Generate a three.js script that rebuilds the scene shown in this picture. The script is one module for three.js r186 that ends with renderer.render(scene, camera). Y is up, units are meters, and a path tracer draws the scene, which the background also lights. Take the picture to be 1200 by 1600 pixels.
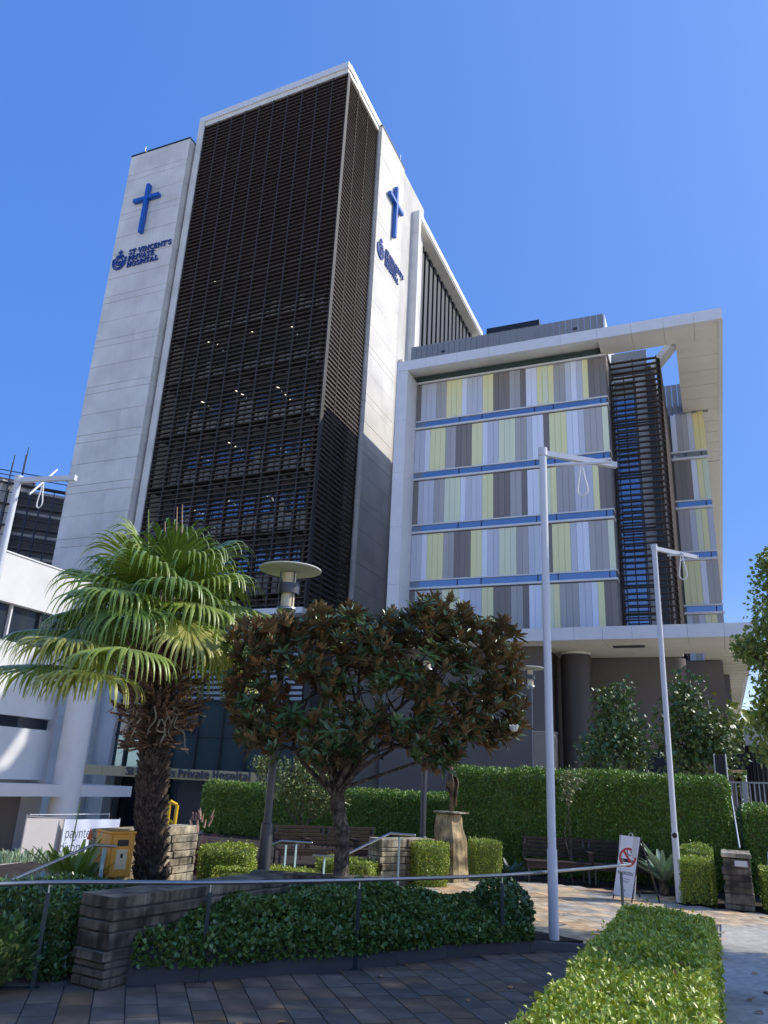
import * as THREE from 'three';
import { mergeGeometries, toCreasedNormals } from 'three/addons/utils/BufferGeometryUtils.js';
import { RoundedBoxGeometry } from 'three/addons/geometries/RoundedBoxGeometry.js';
import { FontLoader } from 'three/addons/loaders/FontLoader.js';
import { TextGeometry } from 'three/addons/geometries/TextGeometry.js';

// ---------------------------------------------------------------- camera, sky, sun, exposure
const scene = new THREE.Scene();
const EYE = new THREE.Vector3(0, 1.95, 0), FOCAL = 1202;
const camera = new THREE.PerspectiveCamera(2 * Math.atan(800 / FOCAL) * 180 / Math.PI, 0.75, 0.05, 1500);
const rad = (d) => d * Math.PI / 180;
const yaw = rad(23.4), pitch = rad(19.3), roll = rad(2.85);
const flatFwd = new THREE.Vector3(-Math.sin(yaw), 0, -Math.cos(yaw)), flatRight = new THREE.Vector3(Math.cos(yaw), 0, -Math.sin(yaw));
const fwd = flatFwd.clone().multiplyScalar(Math.cos(pitch)).add(new THREE.Vector3(0, Math.sin(pitch), 0));
const up0 = new THREE.Vector3(0, Math.cos(pitch), 0).addScaledVector(flatFwd, -Math.sin(pitch));
const imgRight = flatRight.clone().multiplyScalar(Math.cos(roll)).addScaledVector(up0, Math.sin(roll));
const imgUp = up0.clone().multiplyScalar(Math.cos(roll)).addScaledVector(flatRight, -Math.sin(roll));
camera.position.copy(EYE);
camera.quaternion.setFromRotationMatrix(new THREE.Matrix4().makeBasis(imgRight, imgUp, fwd.clone().negate()));
scene.add(camera);

const SUN = new THREE.Vector3(1, 0.92, -0.6).normalize();
const sunLight = new THREE.DirectionalLight(new THREE.Color().setRGB(1, 0.945, 0.86), 2.15);
sunLight.position.copy(SUN).multiplyScalar(160).add(new THREE.Vector3(-15, 0, -30));
sunLight.target.position.set(-15, 0, -30);
sunLight.castShadow = true;
sunLight.shadow.mapSize.set(4096, 4096);
Object.assign(sunLight.shadow.camera, { left: -90, right: 90, top: 90, bottom: -90, near: 1, far: 400 });
scene.add(sunLight, sunLight.target);

function skyTexture() {                                   // clear blue air, paler low down and round the sun
  const W = 512, H = 256, data = new Float32Array(W * H * 4);
  const d = new THREE.Vector3();
  for (let j = 0; j < H; j++) for (let i = 0; i < W; i++) {
    const lat = ((j + 0.5) / H - 0.5) * Math.PI, lon = ((i + 0.5) / W - 0.5) * 2 * Math.PI;
    d.set(Math.cos(lat) * Math.cos(lon), Math.sin(lat), Math.cos(lat) * Math.sin(lon));
    const e = Math.max(0, d.y), g = Math.max(-1, Math.min(1, d.dot(SUN)));
    const h = Math.exp(-e * 18), m = Math.exp(-e * 2.1), s = Math.pow(Math.max(0, g * 0.5 + 0.5), 6);
    const au = Math.pow(Math.max(0, g), 24);
    let r = 0.035 + 0.049 * m + 2.0 * h + 0.093 * s + 1.1 * au, gg = 0.102 + 0.110 * m + 2.0 * h + 0.123 * s + 1.04 * au, b = 0.335 + 0.21 * m + 1.8 * h + 0.177 * s + 0.9 * au;
    if (d.y < 0) { const k = Math.min(1, -d.y * 6); r += (0.16 - r) * k; gg += (0.16 - gg) * k; b += (0.15 - b) * k; }
    const o = (j * W + i) * 4; data[o] = r; data[o + 1] = gg; data[o + 2] = b; data[o + 3] = 1;
  }
  const t = new THREE.DataTexture(data, W, H, THREE.RGBAFormat, THREE.FloatType);
  t.mapping = THREE.EquirectangularReflectionMapping; t.magFilter = t.minFilter = THREE.LinearFilter; t.needsUpdate = true;
  return t;
}
const SKY = skyTexture();
scene.background = SKY; scene.environment = SKY;
const renderer = new THREE.WebGLRenderer({ antialias: true });
renderer.setSize(768, 1024);
renderer.toneMapping = THREE.LinearToneMapping;
renderer.toneMappingExposure = 2.0;
renderer.shadowMap.enabled = true;

// ---------------------------------------------------------------- surveying: where a sight line meets a level, a plane or a distance
function ray(px, py) { return fwd.clone().multiplyScalar(FOCAL).addScaledVector(imgRight, px - 600).addScaledVector(imgUp, 800 - py); }
function onLevel(px, py, h = 0) { const d = ray(px, py); return EYE.clone().addScaledVector(d, (h - EYE.y) / d.y); }
function onZ(px, py, z) { const d = ray(px, py); return EYE.clone().addScaledVector(d, z / d.z); }
function onX(px, py, x) { const d = ray(px, py); return EYE.clone().addScaledVector(d, x / d.x); }
function away(px, py, D) { const d = ray(px, py); return EYE.clone().addScaledVector(d, D / Math.hypot(d.x, d.z)); }

// ---------------------------------------------------------------- helpers
function rng(seed) { let a = seed >>> 0; return () => { a = (a + 0x6D2B79F5) | 0; let t = Math.imul(a ^ (a >>> 15), 1 | a); t = (t + Math.imul(t ^ (t >>> 7), 61 | t)) ^ t; return ((t ^ (t >>> 14)) >>> 0) / 4294967296; }; }
const V = (x, y, z) => new THREE.Vector3(x, y, z);
const lin = (r, g, b) => new THREE.Color().setRGB(r, g, b);
const UP = V(0, 1, 0);
const taken = new Map();
function numbered(n) { const k = taken.get(n) ?? 0; taken.set(n, k + 1); return k ? `${n}_${String(k).padStart(3, '0')}` : n; }
function tag(o, label, category, group) { o.userData.label = label; o.userData.category = category; if (group) o.userData.group = group; return o; }
function thing(name, label, category, pos = [0, 0, 0], turn = 0, group) {
  const o = new THREE.Group(); o.name = numbered(name); o.position.set(...(pos.isVector3 ? pos.toArray() : pos)); o.rotation.y = turn;
  tag(o, label, category, group); scene.add(o); return o;
}
function metreUV(g) {                                      // box-projected uv in metres
  if (g.index) g = g.toNonIndexed();
  const p = g.attributes.position, n = p.count, uv = new Float32Array(n * 2);
  const a = V(), b = V(), c = V(), e = V();
  for (let i = 0; i < n; i += 3) {
    a.fromBufferAttribute(p, i); b.fromBufferAttribute(p, i + 1); c.fromBufferAttribute(p, i + 2);
    e.subVectors(b, a).cross(c.clone().sub(a)); const x = Math.abs(e.x), y = Math.abs(e.y), z = Math.abs(e.z);
    for (const [k, v] of [[i, a], [i + 1, b], [i + 2, c]]) {
      if (y >= x && y >= z) { uv[k * 2] = v.x; uv[k * 2 + 1] = v.z; } else if (x >= z) { uv[k * 2] = v.z; uv[k * 2 + 1] = v.y; } else { uv[k * 2] = v.x; uv[k * 2 + 1] = v.y; }
    }
  }
  g.setAttribute('uv', new THREE.BufferAttribute(uv, 2));
  return g;
}
function clean(g) { g = g.index ? g.toNonIndexed() : g; for (const k of Object.keys(g.attributes)) if (!['position', 'normal', 'uv', 'color'].includes(k)) g.deleteAttribute(k); if (!g.attributes.normal) g.computeVertexNormals(); return g; }
function merge(list) { const l = list.map(clean); return l.length === 1 ? l[0] : mergeGeometries(l, false); }
function part(name, geo, m, parent, uvs = true) {
  let g = Array.isArray(geo) ? merge(geo) : geo; if (uvs) g = metreUV(g);
  const o = new THREE.Mesh(g, m); o.name = parent === scene ? numbered(name) : name; o.castShadow = o.receiveShadow = true; parent.add(o); return o;
}
function box(x0, x1, y0, y1, z0, z1) { return new THREE.BoxGeometry(Math.abs(x1 - x0), Math.abs(y1 - y0), Math.abs(z1 - z0)).translate((x0 + x1) / 2, (y0 + y1) / 2, (z0 + z1) / 2); }
function rbox(x0, x1, y0, y1, z0, z1, r = 0.02, s = 2) { return new RoundedBoxGeometry(Math.abs(x1 - x0), Math.abs(y1 - y0), Math.abs(z1 - z0), s, r).translate((x0 + x1) / 2, (y0 + y1) / 2, (z0 + z1) / 2); }
function bar(a, b, w, h = w, lift = UP) {                  // a box from a to b
  const d = b.clone().sub(a), L = d.length(); d.normalize();
  const s = (Math.abs(d.dot(lift)) > 0.98 ? V(1, 0, 0) : lift.clone()).cross(d).normalize(), u = d.clone().cross(s);
  return new THREE.BoxGeometry(w, h, L).applyMatrix4(new THREE.Matrix4().makeBasis(s, u, d).setPosition(a.clone().add(b).multiplyScalar(0.5)));
}
function rod(a, b, r, r2 = r, n = 10) {
  const d = b.clone().sub(a), L = d.length();
  return new THREE.CylinderGeometry(r2, r, L, n, 1).applyQuaternion(new THREE.Quaternion().setFromUnitVectors(UP, d.normalize())).translate((a.x + b.x) / 2, (a.y + b.y) / 2, (a.z + b.z) / 2);
}
function tube(pts, r, seg = 24, n = 8, closed = false, tension = 0.5) { return new THREE.TubeGeometry(new THREE.CatmullRomCurve3(pts, closed, 'catmullrom', tension), seg, r, n, closed); }
function poly(pts, y0, y1) {                               // prism over a plan outline [[x, z], ...]
  const s = new THREE.Shape(pts.map(([x, z]) => new THREE.Vector2(x, -z)));
  return new THREE.ExtrudeGeometry(s, { depth: y1 - y0, bevelEnabled: false }).rotateX(-Math.PI / 2).translate(0, y0, 0);
}
// value noise that tiles over n cells
function makeNoise(seed) {
  const r = rng(seed), T = Float32Array.from({ length: 4096 }, () => r());
  return (x, y, n) => {
    const xi = Math.floor(x), yi = Math.floor(y), fx = x - xi, fy = y - yi, u = fx * fx * (3 - 2 * fx), v = fy * fy * (3 - 2 * fy);
    const at = (i, j) => T[((((i % n) + n) % n) * 67 + (((j % n) + n) % n) * 131) & 4095];
    return (at(xi, yi) * (1 - u) + at(xi + 1, yi) * u) * (1 - v) + (at(xi, yi + 1) * (1 - u) + at(xi + 1, yi + 1) * u) * v;
  };
}
function tex(size, fn, metres, colour = true) {
  const d = new Uint8Array(size * size * 4);
  for (let j = 0; j < size; j++) for (let i = 0; i < size; i++) {
    const c = fn(i / size, j / size), o = (j * size + i) * 4;
    for (let k = 0; k < 3; k++) d[o + k] = Math.max(0, Math.min(255, (Array.isArray(c) ? c[k] : c) * 255)); d[o + 3] = 255;
  }
  const t = new THREE.DataTexture(d, size, size); t.wrapS = t.wrapT = THREE.RepeatWrapping; t.magFilter = THREE.LinearFilter; t.minFilter = THREE.LinearMipmapLinearFilter; t.generateMipmaps = true;
  if (colour) t.colorSpace = THREE.SRGBColorSpace; const [mu, mv] = Array.isArray(metres) ? metres : [metres, metres]; t.repeat.set(1 / mu, 1 / mv); t.needsUpdate = true; return t;
}
const fbm = (N, u, v, n, o = 5) => { let s = 0, a = 0.5, k = n; for (let i = 0; i < o; i++) { s += a * N(u * k, v * k, k); a *= 0.5; k *= 2; } return s; };
const N1 = makeNoise(11), N2 = makeNoise(23), N3 = makeNoise(37);
const concreteMap = tex(1024, (u, v) => { const a = fbm(N1, u, v, 4, 7), st = fbm(N2, u, v, 3, 3), drip = N3(u * 64, v * 3, 64) * N2(u * 8, v * 4, 8); const hole = N1(u * 256, v * 256, 256) > 0.985 ? 0.2 : 0; const k = 0.82 + 0.15 * (a - 0.3) + 0.10 * (st - 0.4) - 0.045 * drip - hole; return [k * 1.0, k * 0.995, k * 0.975]; }, 7);
const grainMap = tex(512, (u, v) => 0.95 + 0.07 * (fbm(N2, u, v, 6, 6) - 0.5) + 0.03 * (N1(u * 3, v * 3, 3) - 0.5), 3.7);
const grainBump = tex(512, (u, v) => fbm(N3, u, v, 16, 5), 0.8, false);
const stoneMap = tex(512, (u, v) => { const a = fbm(N1, u, v, 6, 6), b = fbm(N2, u, v, 3, 4), s = N3(u * 40, v * 3, 40) * N1(u * 12, v * 2, 12); const k = 0.50 + 0.65 * (a - 0.3) - 0.35 * s; return [k * (1 + 0.1 * b), k, k * (0.94 - 0.1 * b)]; }, 1.1);
const slateMap = tex(512, (u, v) => { const a = fbm(N1, u, v, 5, 6), b = fbm(N2, u, v, 3, 4); const k = 0.76 + 0.5 * (a - 0.45); const rust = Math.max(0, b - 0.5) * 0.9; return [k + rust * 0.35, k + rust * 0.1, k - rust * 0.12]; }, 1.3);
const woodMap = tex(512, (u, v) => { const g = fbm(N1, u * 1, v, 3, 4), s = N2(u * 6, v * 90, 90); const k = 0.62 + 0.28 * (s - 0.5) + 0.3 * (g - 0.4); return [k, k * 0.93, k * 0.86]; }, 0.9);
const barkMap = tex(512, (u, v) => { const s = fbm(N1, u, v, 10, 5), t = N2(u * 30, v * 6, 30); const k = 0.42 + 0.7 * (s - 0.35) + 0.25 * (t - 0.5); return [k, k * 0.95, k * 0.9]; }, 0.5);
const pathMap = tex(1024, (u, v) => { const a = fbm(N1, u, v, 3, 6), b = fbm(N2, u, v, 40, 3), sp = N3(u * 400, v * 400, 400); const k = 0.74 + 0.26 * (a - 0.45) + 0.22 * (b - 0.45) + (sp > 0.93 ? -0.12 : 0); return [k, k * 0.985, k * 0.95]; }, 3);
function mat(r, g, b, rough = 0.8, o = {}) { return new THREE.MeshStandardMaterial({ color: lin(r, g, b), roughness: rough, ...o }); }
const M = {
  concrete: mat(0.97, 0.93, 0.86, 0.9, { map: concreteMap }),
  concreteDark: mat(0.80, 0.77, 0.72, 0.9, { map: concreteMap }),
  white: mat(0.78, 0.765, 0.73, 0.45, { map: grainMap }), whiteWall: mat(0.74, 0.725, 0.69, 0.8, { map: grainMap }),
  soffit: mat(0.82, 0.77, 0.655, 0.6, { map: grainMap }),
  parapet: mat(0.26, 0.265, 0.25, 0.5, { map: grainMap }),
  louvre: mat(0.056, 0.036, 0.024, 0.75), louvreFin: mat(0.035, 0.031, 0.028, 0.7),
  black: mat(0.012, 0.012, 0.014, 0.5), darkWall: mat(0.15, 0.145, 0.14, 0.85),
  glass: new THREE.MeshPhysicalMaterial({ color: lin(0.26, 0.33, 0.42), roughness: 0.05, metalness: 0.8 }),
  glassDark: new THREE.MeshPhysicalMaterial({ color: lin(0.025, 0.034, 0.045), roughness: 0.05, ior: 1.7 }),
  glassTeal: new THREE.MeshPhysicalMaterial({ color: lin(0.11, 0.16, 0.16), roughness: 0.08, metalness: 0.6 }),
  blind: mat(0.40, 0.42, 0.43, 0.8), mullion: mat(0.05, 0.055, 0.06, 0.4, { metalness: 0.3 }),
  taupe: mat(0.15, 0.128, 0.115, 0.85, { map: grainMap }), taupeDark: mat(0.055, 0.047, 0.042, 0.55),
  gold: mat(0.80, 0.60, 0.30, 0.5), steel: mat(0.55, 0.56, 0.57, 0.3, { metalness: 0.9 }), letter: mat(0.13, 0.13, 0.135, 0.4), railDark: mat(0.30, 0.305, 0.31, 0.32, { metalness: 0.85 }), railPale: mat(0.34, 0.33, 0.31, 0.6),
  blue: mat(0.008, 0.10, 0.42, 0.45), navy: mat(0.014, 0.06, 0.27, 0.5),
  poleWhite: mat(0.60, 0.62, 0.65, 0.35), poleGrey: mat(0.085, 0.09, 0.10, 0.4, { metalness: 0.4 }), teal: mat(0.03, 0.05, 0.055, 0.4, { metalness: 0.3 }), tealPale: mat(0.28, 0.42, 0.42, 0.45),
  lampDisc: mat(0.62, 0.61, 0.52, 0.6), lampGlass: mat(0.72, 0.62, 0.42, 0.5), rope: mat(0.75, 0.75, 0.72, 0.7),
  stone: mat(0.92, 0.88, 0.80, 0.95, { map: stoneMap, bumpMap: grainBump, bumpScale: 0.006 }), stoneGrey: mat(0.40, 0.375, 0.345, 0.95, { map: stoneMap, bumpMap: grainBump, bumpScale: 0.006 }), stoneWarm: mat(1.0, 0.82, 0.56, 0.95, { map: stoneMap, bumpMap: grainBump, bumpScale: 0.008 }),
  kerb: mat(0.075, 0.08, 0.088, 0.8, { map: grainMap }), soil: mat(0.09, 0.066, 0.05, 1, { map: stoneMap, bumpMap: grainBump, bumpScale: 0.02 }),
  path: mat(0.82, 0.78, 0.72, 0.95, { map: pathMap }), groundLow: mat(0.95, 0.89, 0.79, 0.95, { map: pathMap }), mortar: mat(0.10, 0.095, 0.09, 1),
  bench: mat(0.11, 0.068, 0.05, 0.7, { map: woodMap }), bark: mat(0.42, 0.37, 0.32, 0.95, { map: barkMap, bumpMap: grainBump, bumpScale: 0.01 }), palmBark: mat(0.36, 0.29, 0.24, 0.95, { map: barkMap }), deadLeaf: mat(0.80, 0.53, 0.37, 0.9, { map: barkMap }),
  orange: mat(0.78, 0.33, 0.03, 0.45), yellow: mat(0.80, 0.50, 0.02, 0.45), bronze: mat(0.36, 0.26, 0.15, 0.5, { metalness: 0.3, map: stoneMap }),
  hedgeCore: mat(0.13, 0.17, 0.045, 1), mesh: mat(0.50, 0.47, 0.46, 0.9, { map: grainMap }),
};
function leafMat(r, g, b, rough = 0.7, tr = 0.35) { return new THREE.MeshPhysicalMaterial({ color: lin(r, g, b), roughness: rough, transmission: tr, thickness: 0, side: THREE.DoubleSide }); }
const font = await new FontLoader().loadAsync('fonts/droid/droid_serif_regular.typeface.json');
const sans = await new FontLoader().loadAsync('fonts/droid/droid_sans_bold.typeface.json');
function letters(str, f, size, depth) { return new TextGeometry(str, { font: f, size, depth, curveSegments: 4, bevelEnabled: false }); }
function structure(o) { o.userData.kind = 'structure'; return o; }

// ---------------------------------------------------------------- ground, terrace, paving
structure(part('ground', new THREE.PlaneGeometry(900, 900).rotateX(-Math.PI / 2).translate(0, -1.62, -60), M.groundLow, scene));
const terraceOutline = [[-13.2, 25], [60, 25], [60, -110], [3.5, -110], [3.5, -37], [-12, -37], [-15.5, -30], [-17.6, -25.6], [-14.2, -15], [-13.2, -8]];
structure(part('terrace', poly(terraceOutline, -1.7, -0.03), M.groundLow, scene));
const pavingU = V(0.77, 0, -0.64), pavingV = V(0.64, 0, 0.77);
function inside(pts, x, z) { let c = false; for (let i = 0, j = pts.length - 1; i < pts.length; j = i++) { const [a, b] = pts[i], [p, q] = pts[j]; if ((b > z) !== (q > z) && x < (p - a) * (z - b) / (q - b) + a) c = !c; } return c; }
function paving(name, outline, width, lengths, mats, seed) {
  const R = rng(seed);
  const g = new THREE.Group(); g.name = numbered(name); structure(g); scene.add(g);
  part('mortar_bed', poly(outline, -0.05, -0.012), M.mortar, g);
  const geos = lengths.map((L) => [0, 1, 2].map((k) => { const b = metreUV(new THREE.BoxGeometry(width - 0.012, 0.05, L - 0.012)); const uv = b.attributes.uv; for (let i = 0; i < uv.count; i++) uv.setXY(i, uv.getX(i) + k * 0.37 + L, uv.getY(i) + k * 0.61); return b; }));
  let n = 0;
  const turn = Math.atan2(pavingV.x, pavingV.z);
  for (let i = -60; i < 60; i++) {
    let v = -22 - R() * 0.5;
    while (v < 22) {
      const li = Math.floor(R() * lengths.length), L = lengths[li], c = pavingU.clone().multiplyScalar((i + 0.5) * width).addScaledVector(pavingV, v + L / 2);
      const cx = c.x - 3, cz = c.z - 10;
      v += L;
      const m = mats[Math.floor(Math.pow(R(), 1.4) * mats.length * 0.999)], gv = geos[li][Math.floor(R() * 3)], dy = R() * 0.004, tx = (R() - 0.5) * 0.006, tz = (R() - 0.5) * 0.006;
      if (!inside(outline, cx, cz)) continue;
      const o = new THREE.Mesh(gv, m); o.name = 'paver'; o.position.set(cx, -0.025 + dy, cz); o.rotation.set(tx, turn, tz); o.castShadow = o.receiveShadow = true; g.add(o); n++;
    }
  }
  return n;
}
const slate = [[0.22, 0.185, 0.145], [0.175, 0.152, 0.125], [0.25, 0.21, 0.16], [0.24, 0.172, 0.115], [0.27, 0.18, 0.10]].map(([r, g, b]) => mat(r, g, b, 0.75, { map: slateMap }));
const warm = [[0.88, 0.67, 0.42], [0.80, 0.64, 0.43], [0.70, 0.62, 0.48], [0.86, 0.58, 0.32], [0.62, 0.58, 0.50]].map(([r, g, b]) => mat(r, g, b, 0.85, { map: slateMap }));
const kerbLine = [[-5.45, -6.86], [-4.93, -7.37], [-3.87, -8.78], [-3.2, -9.98], [-2.42, -10.97], [-1.75, -11.55]];
paving('slate_path', [[-7.9, -5.0], [-6.0, -6.55], ...kerbLine.map(([x, z]) => [x + 0.02, z + 0.02]), [-1.05, -11.5], [-1.05, -3.2], [-3.2, -2.8], [-6.4, -3.6]], 0.275, [0.30, 0.38, 0.46, 0.56], slate, 5);
paving('plaza_paving', [[-7.5, -17.6], [-6.6, -13.2], [-4.6, -12.6], [-2.2, -11.6], [-1.05, -11.62], [-0.3, -11.62], [-0.24, -15.4], [3.2, -15.4], [3.2, -17.15], [-0.98, -17.2], [-1.0, -18.6], [-4.1, -18.8], [-4.4, -17.9], [-5.6, -18.5]], 0.33, [0.36, 0.45, 0.55, 0.66], warm, 9);
structure(part('concrete_path', poly([[-0.14, 6], [3.4, 6], [3.4, -15.36], [-0.2, -15.36]], -0.04, 0.0), M.path, scene));
part('drain_cover', new THREE.CylinderGeometry(0.06, 0.06, 0.006, 16).translate(0.28, 0.004, -10.4), M.black, scene); tag(scene.children.at(-1), 'small round dark drain cap set in the concrete path', 'drain');
{ // kerb of the raised bed, in cast lengths
  const k = thing('planter_kerb', 'low dark grey concrete kerb edging the shrub bed along the slate path', 'kerb');
  for (let i = 0; i < kerbLine.length - 1; i++) {
    const [a, b] = [kerbLine[i], kerbLine[i + 1]].map(([x, z]) => V(x, 0, z)), h0 = 0.34 - 0.055 * i, h1 = 0.34 - 0.055 * (i + 1), d = b.clone().sub(a).normalize(), n = V(d.z, 0, -d.x).multiplyScalar(-1);
    a.addScaledVector(d, 0.003); b.addScaledVector(d, -0.003);
    const q = [a, b, b.clone().addScaledVector(n, -0.1), a.clone().addScaledVector(n, -0.1)], g = poly(q.map((p) => [p.x, p.z]), -0.05, 1), P = g.attributes.position, L = a.distanceTo(b);
    for (let j = 0; j < P.count; j++) if (P.getY(j) > 0.5) { const t = V(P.getX(j), 0, P.getZ(j)).sub(a.clone().setY(0)).dot(d) / L; P.setY(j, h0 + (h1 - h0) * t); }
    part('kerb_block', g, M.kerb, k);
  }
}
structure(part('garden_soil', poly([[-13, -8], [-6.2, -9.5], [-6.8, -13.5], [-7.6, -17.7], [-5.7, -18.6], [-4.2, -19.0], [-1.1, -18.8], [-1.0, -17.3], [4.4, -17.25], [4.4, -23], [-6.5, -23], [-6.5, -26], [-17.2, -26], [-14, -15]], -0.029, -0.02), M.soil, scene));
structure(part('bed_soil', poly([...kerbLine.map(([x, z]) => [x - 0.12, z - 0.12]), [-2.6, -12], [-4.6, -12.8], [-6.6, -13.4], [-6.4, -9.4], [-5.3, -9.0]], -0.02, 0.09), M.soil, scene));

// ---------------------------------------------------------------- panel-clad building
{
  const B = thing('panel_clad_building', 'six storey building striped with grey, lilac and lime cladding panels under a white frame', 'building', [0, 0, 0]);
  const at = [0, 0, 0];
  const XL = -15.78, XR = -4.15, ZP = -40.8, TOP = 26.09, STEP = 3.41, PH = 2.76, SOF = 26.12, ROOF = 26.78;
  const tones = {
    d: [mat(0.213, 0.183, 0.155, 0.42), mat(0.241, 0.205, 0.174, 0.42)], g: [mat(0.409, 0.390, 0.364, 0.42), mat(0.442, 0.420, 0.386, 0.42)], b: [mat(0.560, 0.577, 0.622, 0.4), mat(0.599, 0.622, 0.661, 0.4)], l: [mat(0.739, 0.767, 0.829, 0.38), mat(0.773, 0.795, 0.851, 0.38)],
    y: [mat(0.851, 0.795, 0.403, 0.42), mat(0.818, 0.784, 0.414, 0.42)], p: [mat(0.762, 0.795, 0.526, 0.42), mat(0.728, 0.773, 0.538, 0.42)], o: [mat(0.860, 0.739, 0.314, 0.42), mat(0.860, 0.728, 0.325, 0.42)],
  };
  const rows = ['dbbbggyyylbbbyydddggdllypyggblbyddd', 'bblyyyggdddyylbbpppggblldyyyllbgggp', 'dbbbggppplbbbyydddggdllppygggbbbydd', 'bblyyyggdddyylbbpppggbbldyyybllgggp', 'dbbbggpyplbbbyydddggdllppygggbblydd'];
  const R = rng(77);
  function clad(str, x0, x1, top, bot, z, parent) {
    const w = (x1 - x0) / str.length, geo = new THREE.BoxGeometry(w - 0.012, top - bot, 0.05);
    [...str].forEach((c, i) => { const o = new THREE.Mesh(geo, tones[c][Math.floor(R() * 2)]); o.name = 'cladding_panel'; o.position.set(x0 + (i + 0.5) * w, (top + bot) / 2, z + (R() - 0.5) * 0.012); o.rotation.y = (R() - 0.5) * 0.03; o.rotation.x = (R() - 0.5) * 0.006; o.castShadow = o.receiveShadow = true; parent.add(o); });
  }
  part('wall', [box(XL - 0.6, XR - 0.02, 9.0, SOF + 0.35, ZP - 0.06, -62), box(-16.4, XL, 9.6, SOF, -41.2, -62)], M.darkWall, B);
  rows.forEach((s, i) => clad(s, XL, XR, TOP - STEP * i - (i ? 0 : 0.21), Math.max(9.5, TOP - STEP * i - PH), ZP, B));
  // window bands between the cladding rows
  const cuts = [XL, -12.9, -11.5, -8.3, -7.2, -4.5, XR];
  for (let i = 0; i <= 5; i++) {
    const y1 = i ? TOP - STEP * (i - 1) - PH : SOF + 0.4; if (y1 < 9.7) continue;
    const yg0 = i ? y1 - 0.47 : TOP - 0.05, yTop = i ? y1 - 0.085 : SOF + 0.38;
    if (i) part('band_trim', box(XL, XR + 0.06, yTop, y1 - 0.012, ZP + 0.10, ZP - 0.04), M.white, B);
    part('band_sill', box(XL, XR + 0.06, yg0 - 0.11, yg0, ZP + 0.13, ZP - 0.04), M.white, B);
    for (let k = 0; k < cuts.length - 1; k++) part('window_pane', box(cuts[k] + (k ? 0.03 : 0), cuts[k + 1] - 0.03, yg0 + 0.004, yTop - 0.004, ZP + 0.02, ZP - 0.02), i ? M.glass : M.glassTeal, B);
    for (let k = 1; k < cuts.length - 1; k++) part('mullion', box(cuts[k] - 0.028, cuts[k] + 0.028, yg0 + 0.002, yTop - 0.002, ZP + 0.045, ZP - 0.03), M.mullion, B);
    // the band wraps round the corner
    part('band_return', box(XR + 0.002, XR + 0.058, yg0 - 0.11, yg0, ZP - 0.05, ZP - 0.75), M.white, B);
    if (i) part('band_return', box(XR + 0.002, XR + 0.058, yTop, y1 - 0.012, ZP - 0.05, ZP - 0.75), M.white, B);
  }
  rows.forEach((s, i) => { const t = TOP - STEP * i; for (let k = 0; k < 2; k++) part('cladding_panel', box(XR - 0.01, XR + 0.035, Math.max(9.5, t - PH), t, ZP - 0.05 - k * 0.36, ZP - 0.39 - k * 0.36), tones.d[k], B); });
  // white frame: leg on the far side of the panels, fascia along the roof
  for (let i = 0; i < 5; i++) part('frame_panel', box(-16.5, -15.79, Math.max(9.5, SOF - STEP * (i + 1)) + 0.006, SOF - STEP * i - 0.006, -39.12, -40.9), M.white, B);
  const fj = [-16.5, -14.6, -12.6, -10.6, -8.5, -6.4, -4.35, -2.5, -0.8, 0.75, 2.18];
  for (let i = 0; i < fj.length - 1; i++) part('fascia_panel', box(fj[i] + 0.006, fj[i + 1] - 0.006, SOF + 0.004, ROOF, -39.1, -39.4), M.white, B);
  for (let i = 0; i < 16; i++) part('fascia_panel', box(2.18, 1.95, SOF + 0.004, ROOF, -39.41 - i * 4.2, -39.40 - (i + 1) * 4.2 + 0.012), M.white, B);
  // soffit, in sheets, with the open well above the screened bay
  for (let i = 0; i < fj.length - 1; i++) {
    if (fj[i] < -4.4) part('soffit_panel', bar(V((fj[i] + fj[i + 1]) / 2, SOF + 0.03, -39.40), V((fj[i] + fj[i + 1]) / 2, SOF + 0.43, -40.83), fj[i + 1] - fj[i] - 0.016, 0.06), M.soffit, B);
    else part('soffit_panel', box(fj[i] + 0.008, Math.min(1.94, fj[i + 1]) - 0.008, SOF, SOF + 0.08, -39.41, -41.0), M.soffit, B);
  }
  for (let i = 0; i < 20; i++) part('soffit_panel', box(-0.27, 1.945, SOF + (i % 2) * 0.012, SOF + 0.09, -41.01 - i * 0.9, -41.0 - (i + 1) * 0.9 + 0.015), M.soffit, B);
  part('soffit_panel', box(-0.27, 1.945, SOF, SOF + 0.09, -59.1, -106.6), M.soffit, B);
  part('roof_deck', [box(-16.4, -4.15, ROOF - 0.2, ROOF - 0.02, -39.42, -62), box(-4.14, 1.94, ROOF - 0.2, ROOF - 0.02, -39.42, -41.0), box(-0.27, 1.94, ROOF - 0.2, ROOF - 0.02, -41.01, -49.9), box(-4.14, 1.94, ROOF - 0.2, ROOF - 0.02, -50.2, -106)], M.parapet, B);
  part('well_edge', [box(-0.27, -0.16, SOF + 0.1, ROOF + 0.05, -41.1, -49.8), box(-4.13, -0.16, SOF + 0.1, ROOF + 0.05, -40.98, -41.09)], M.white, B);
  part('well_beam', bar(V(-3.2, 26.6, -47.5), V(-0.35, 26.45, -41.4), 0.5, 0.5), M.white, B);
  part('well_wall', box(-4.14, -2.0, SOF - 0.3, 27.6, -43.6, -43.9), M.parapet, B);
  // ribbed metal parapet
  const np = 33, pw = (16.28 - 4.13) / np;
  for (let i = 0; i < np; i++) part('parapet_panel', box(-16.28 + i * pw + 0.012, -16.28 + (i + 1) * pw - 0.012, ROOF - 0.3, 28.78, -40.75 - (i % 2) * 0.012, -40.85), M.parapet, B);
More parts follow.
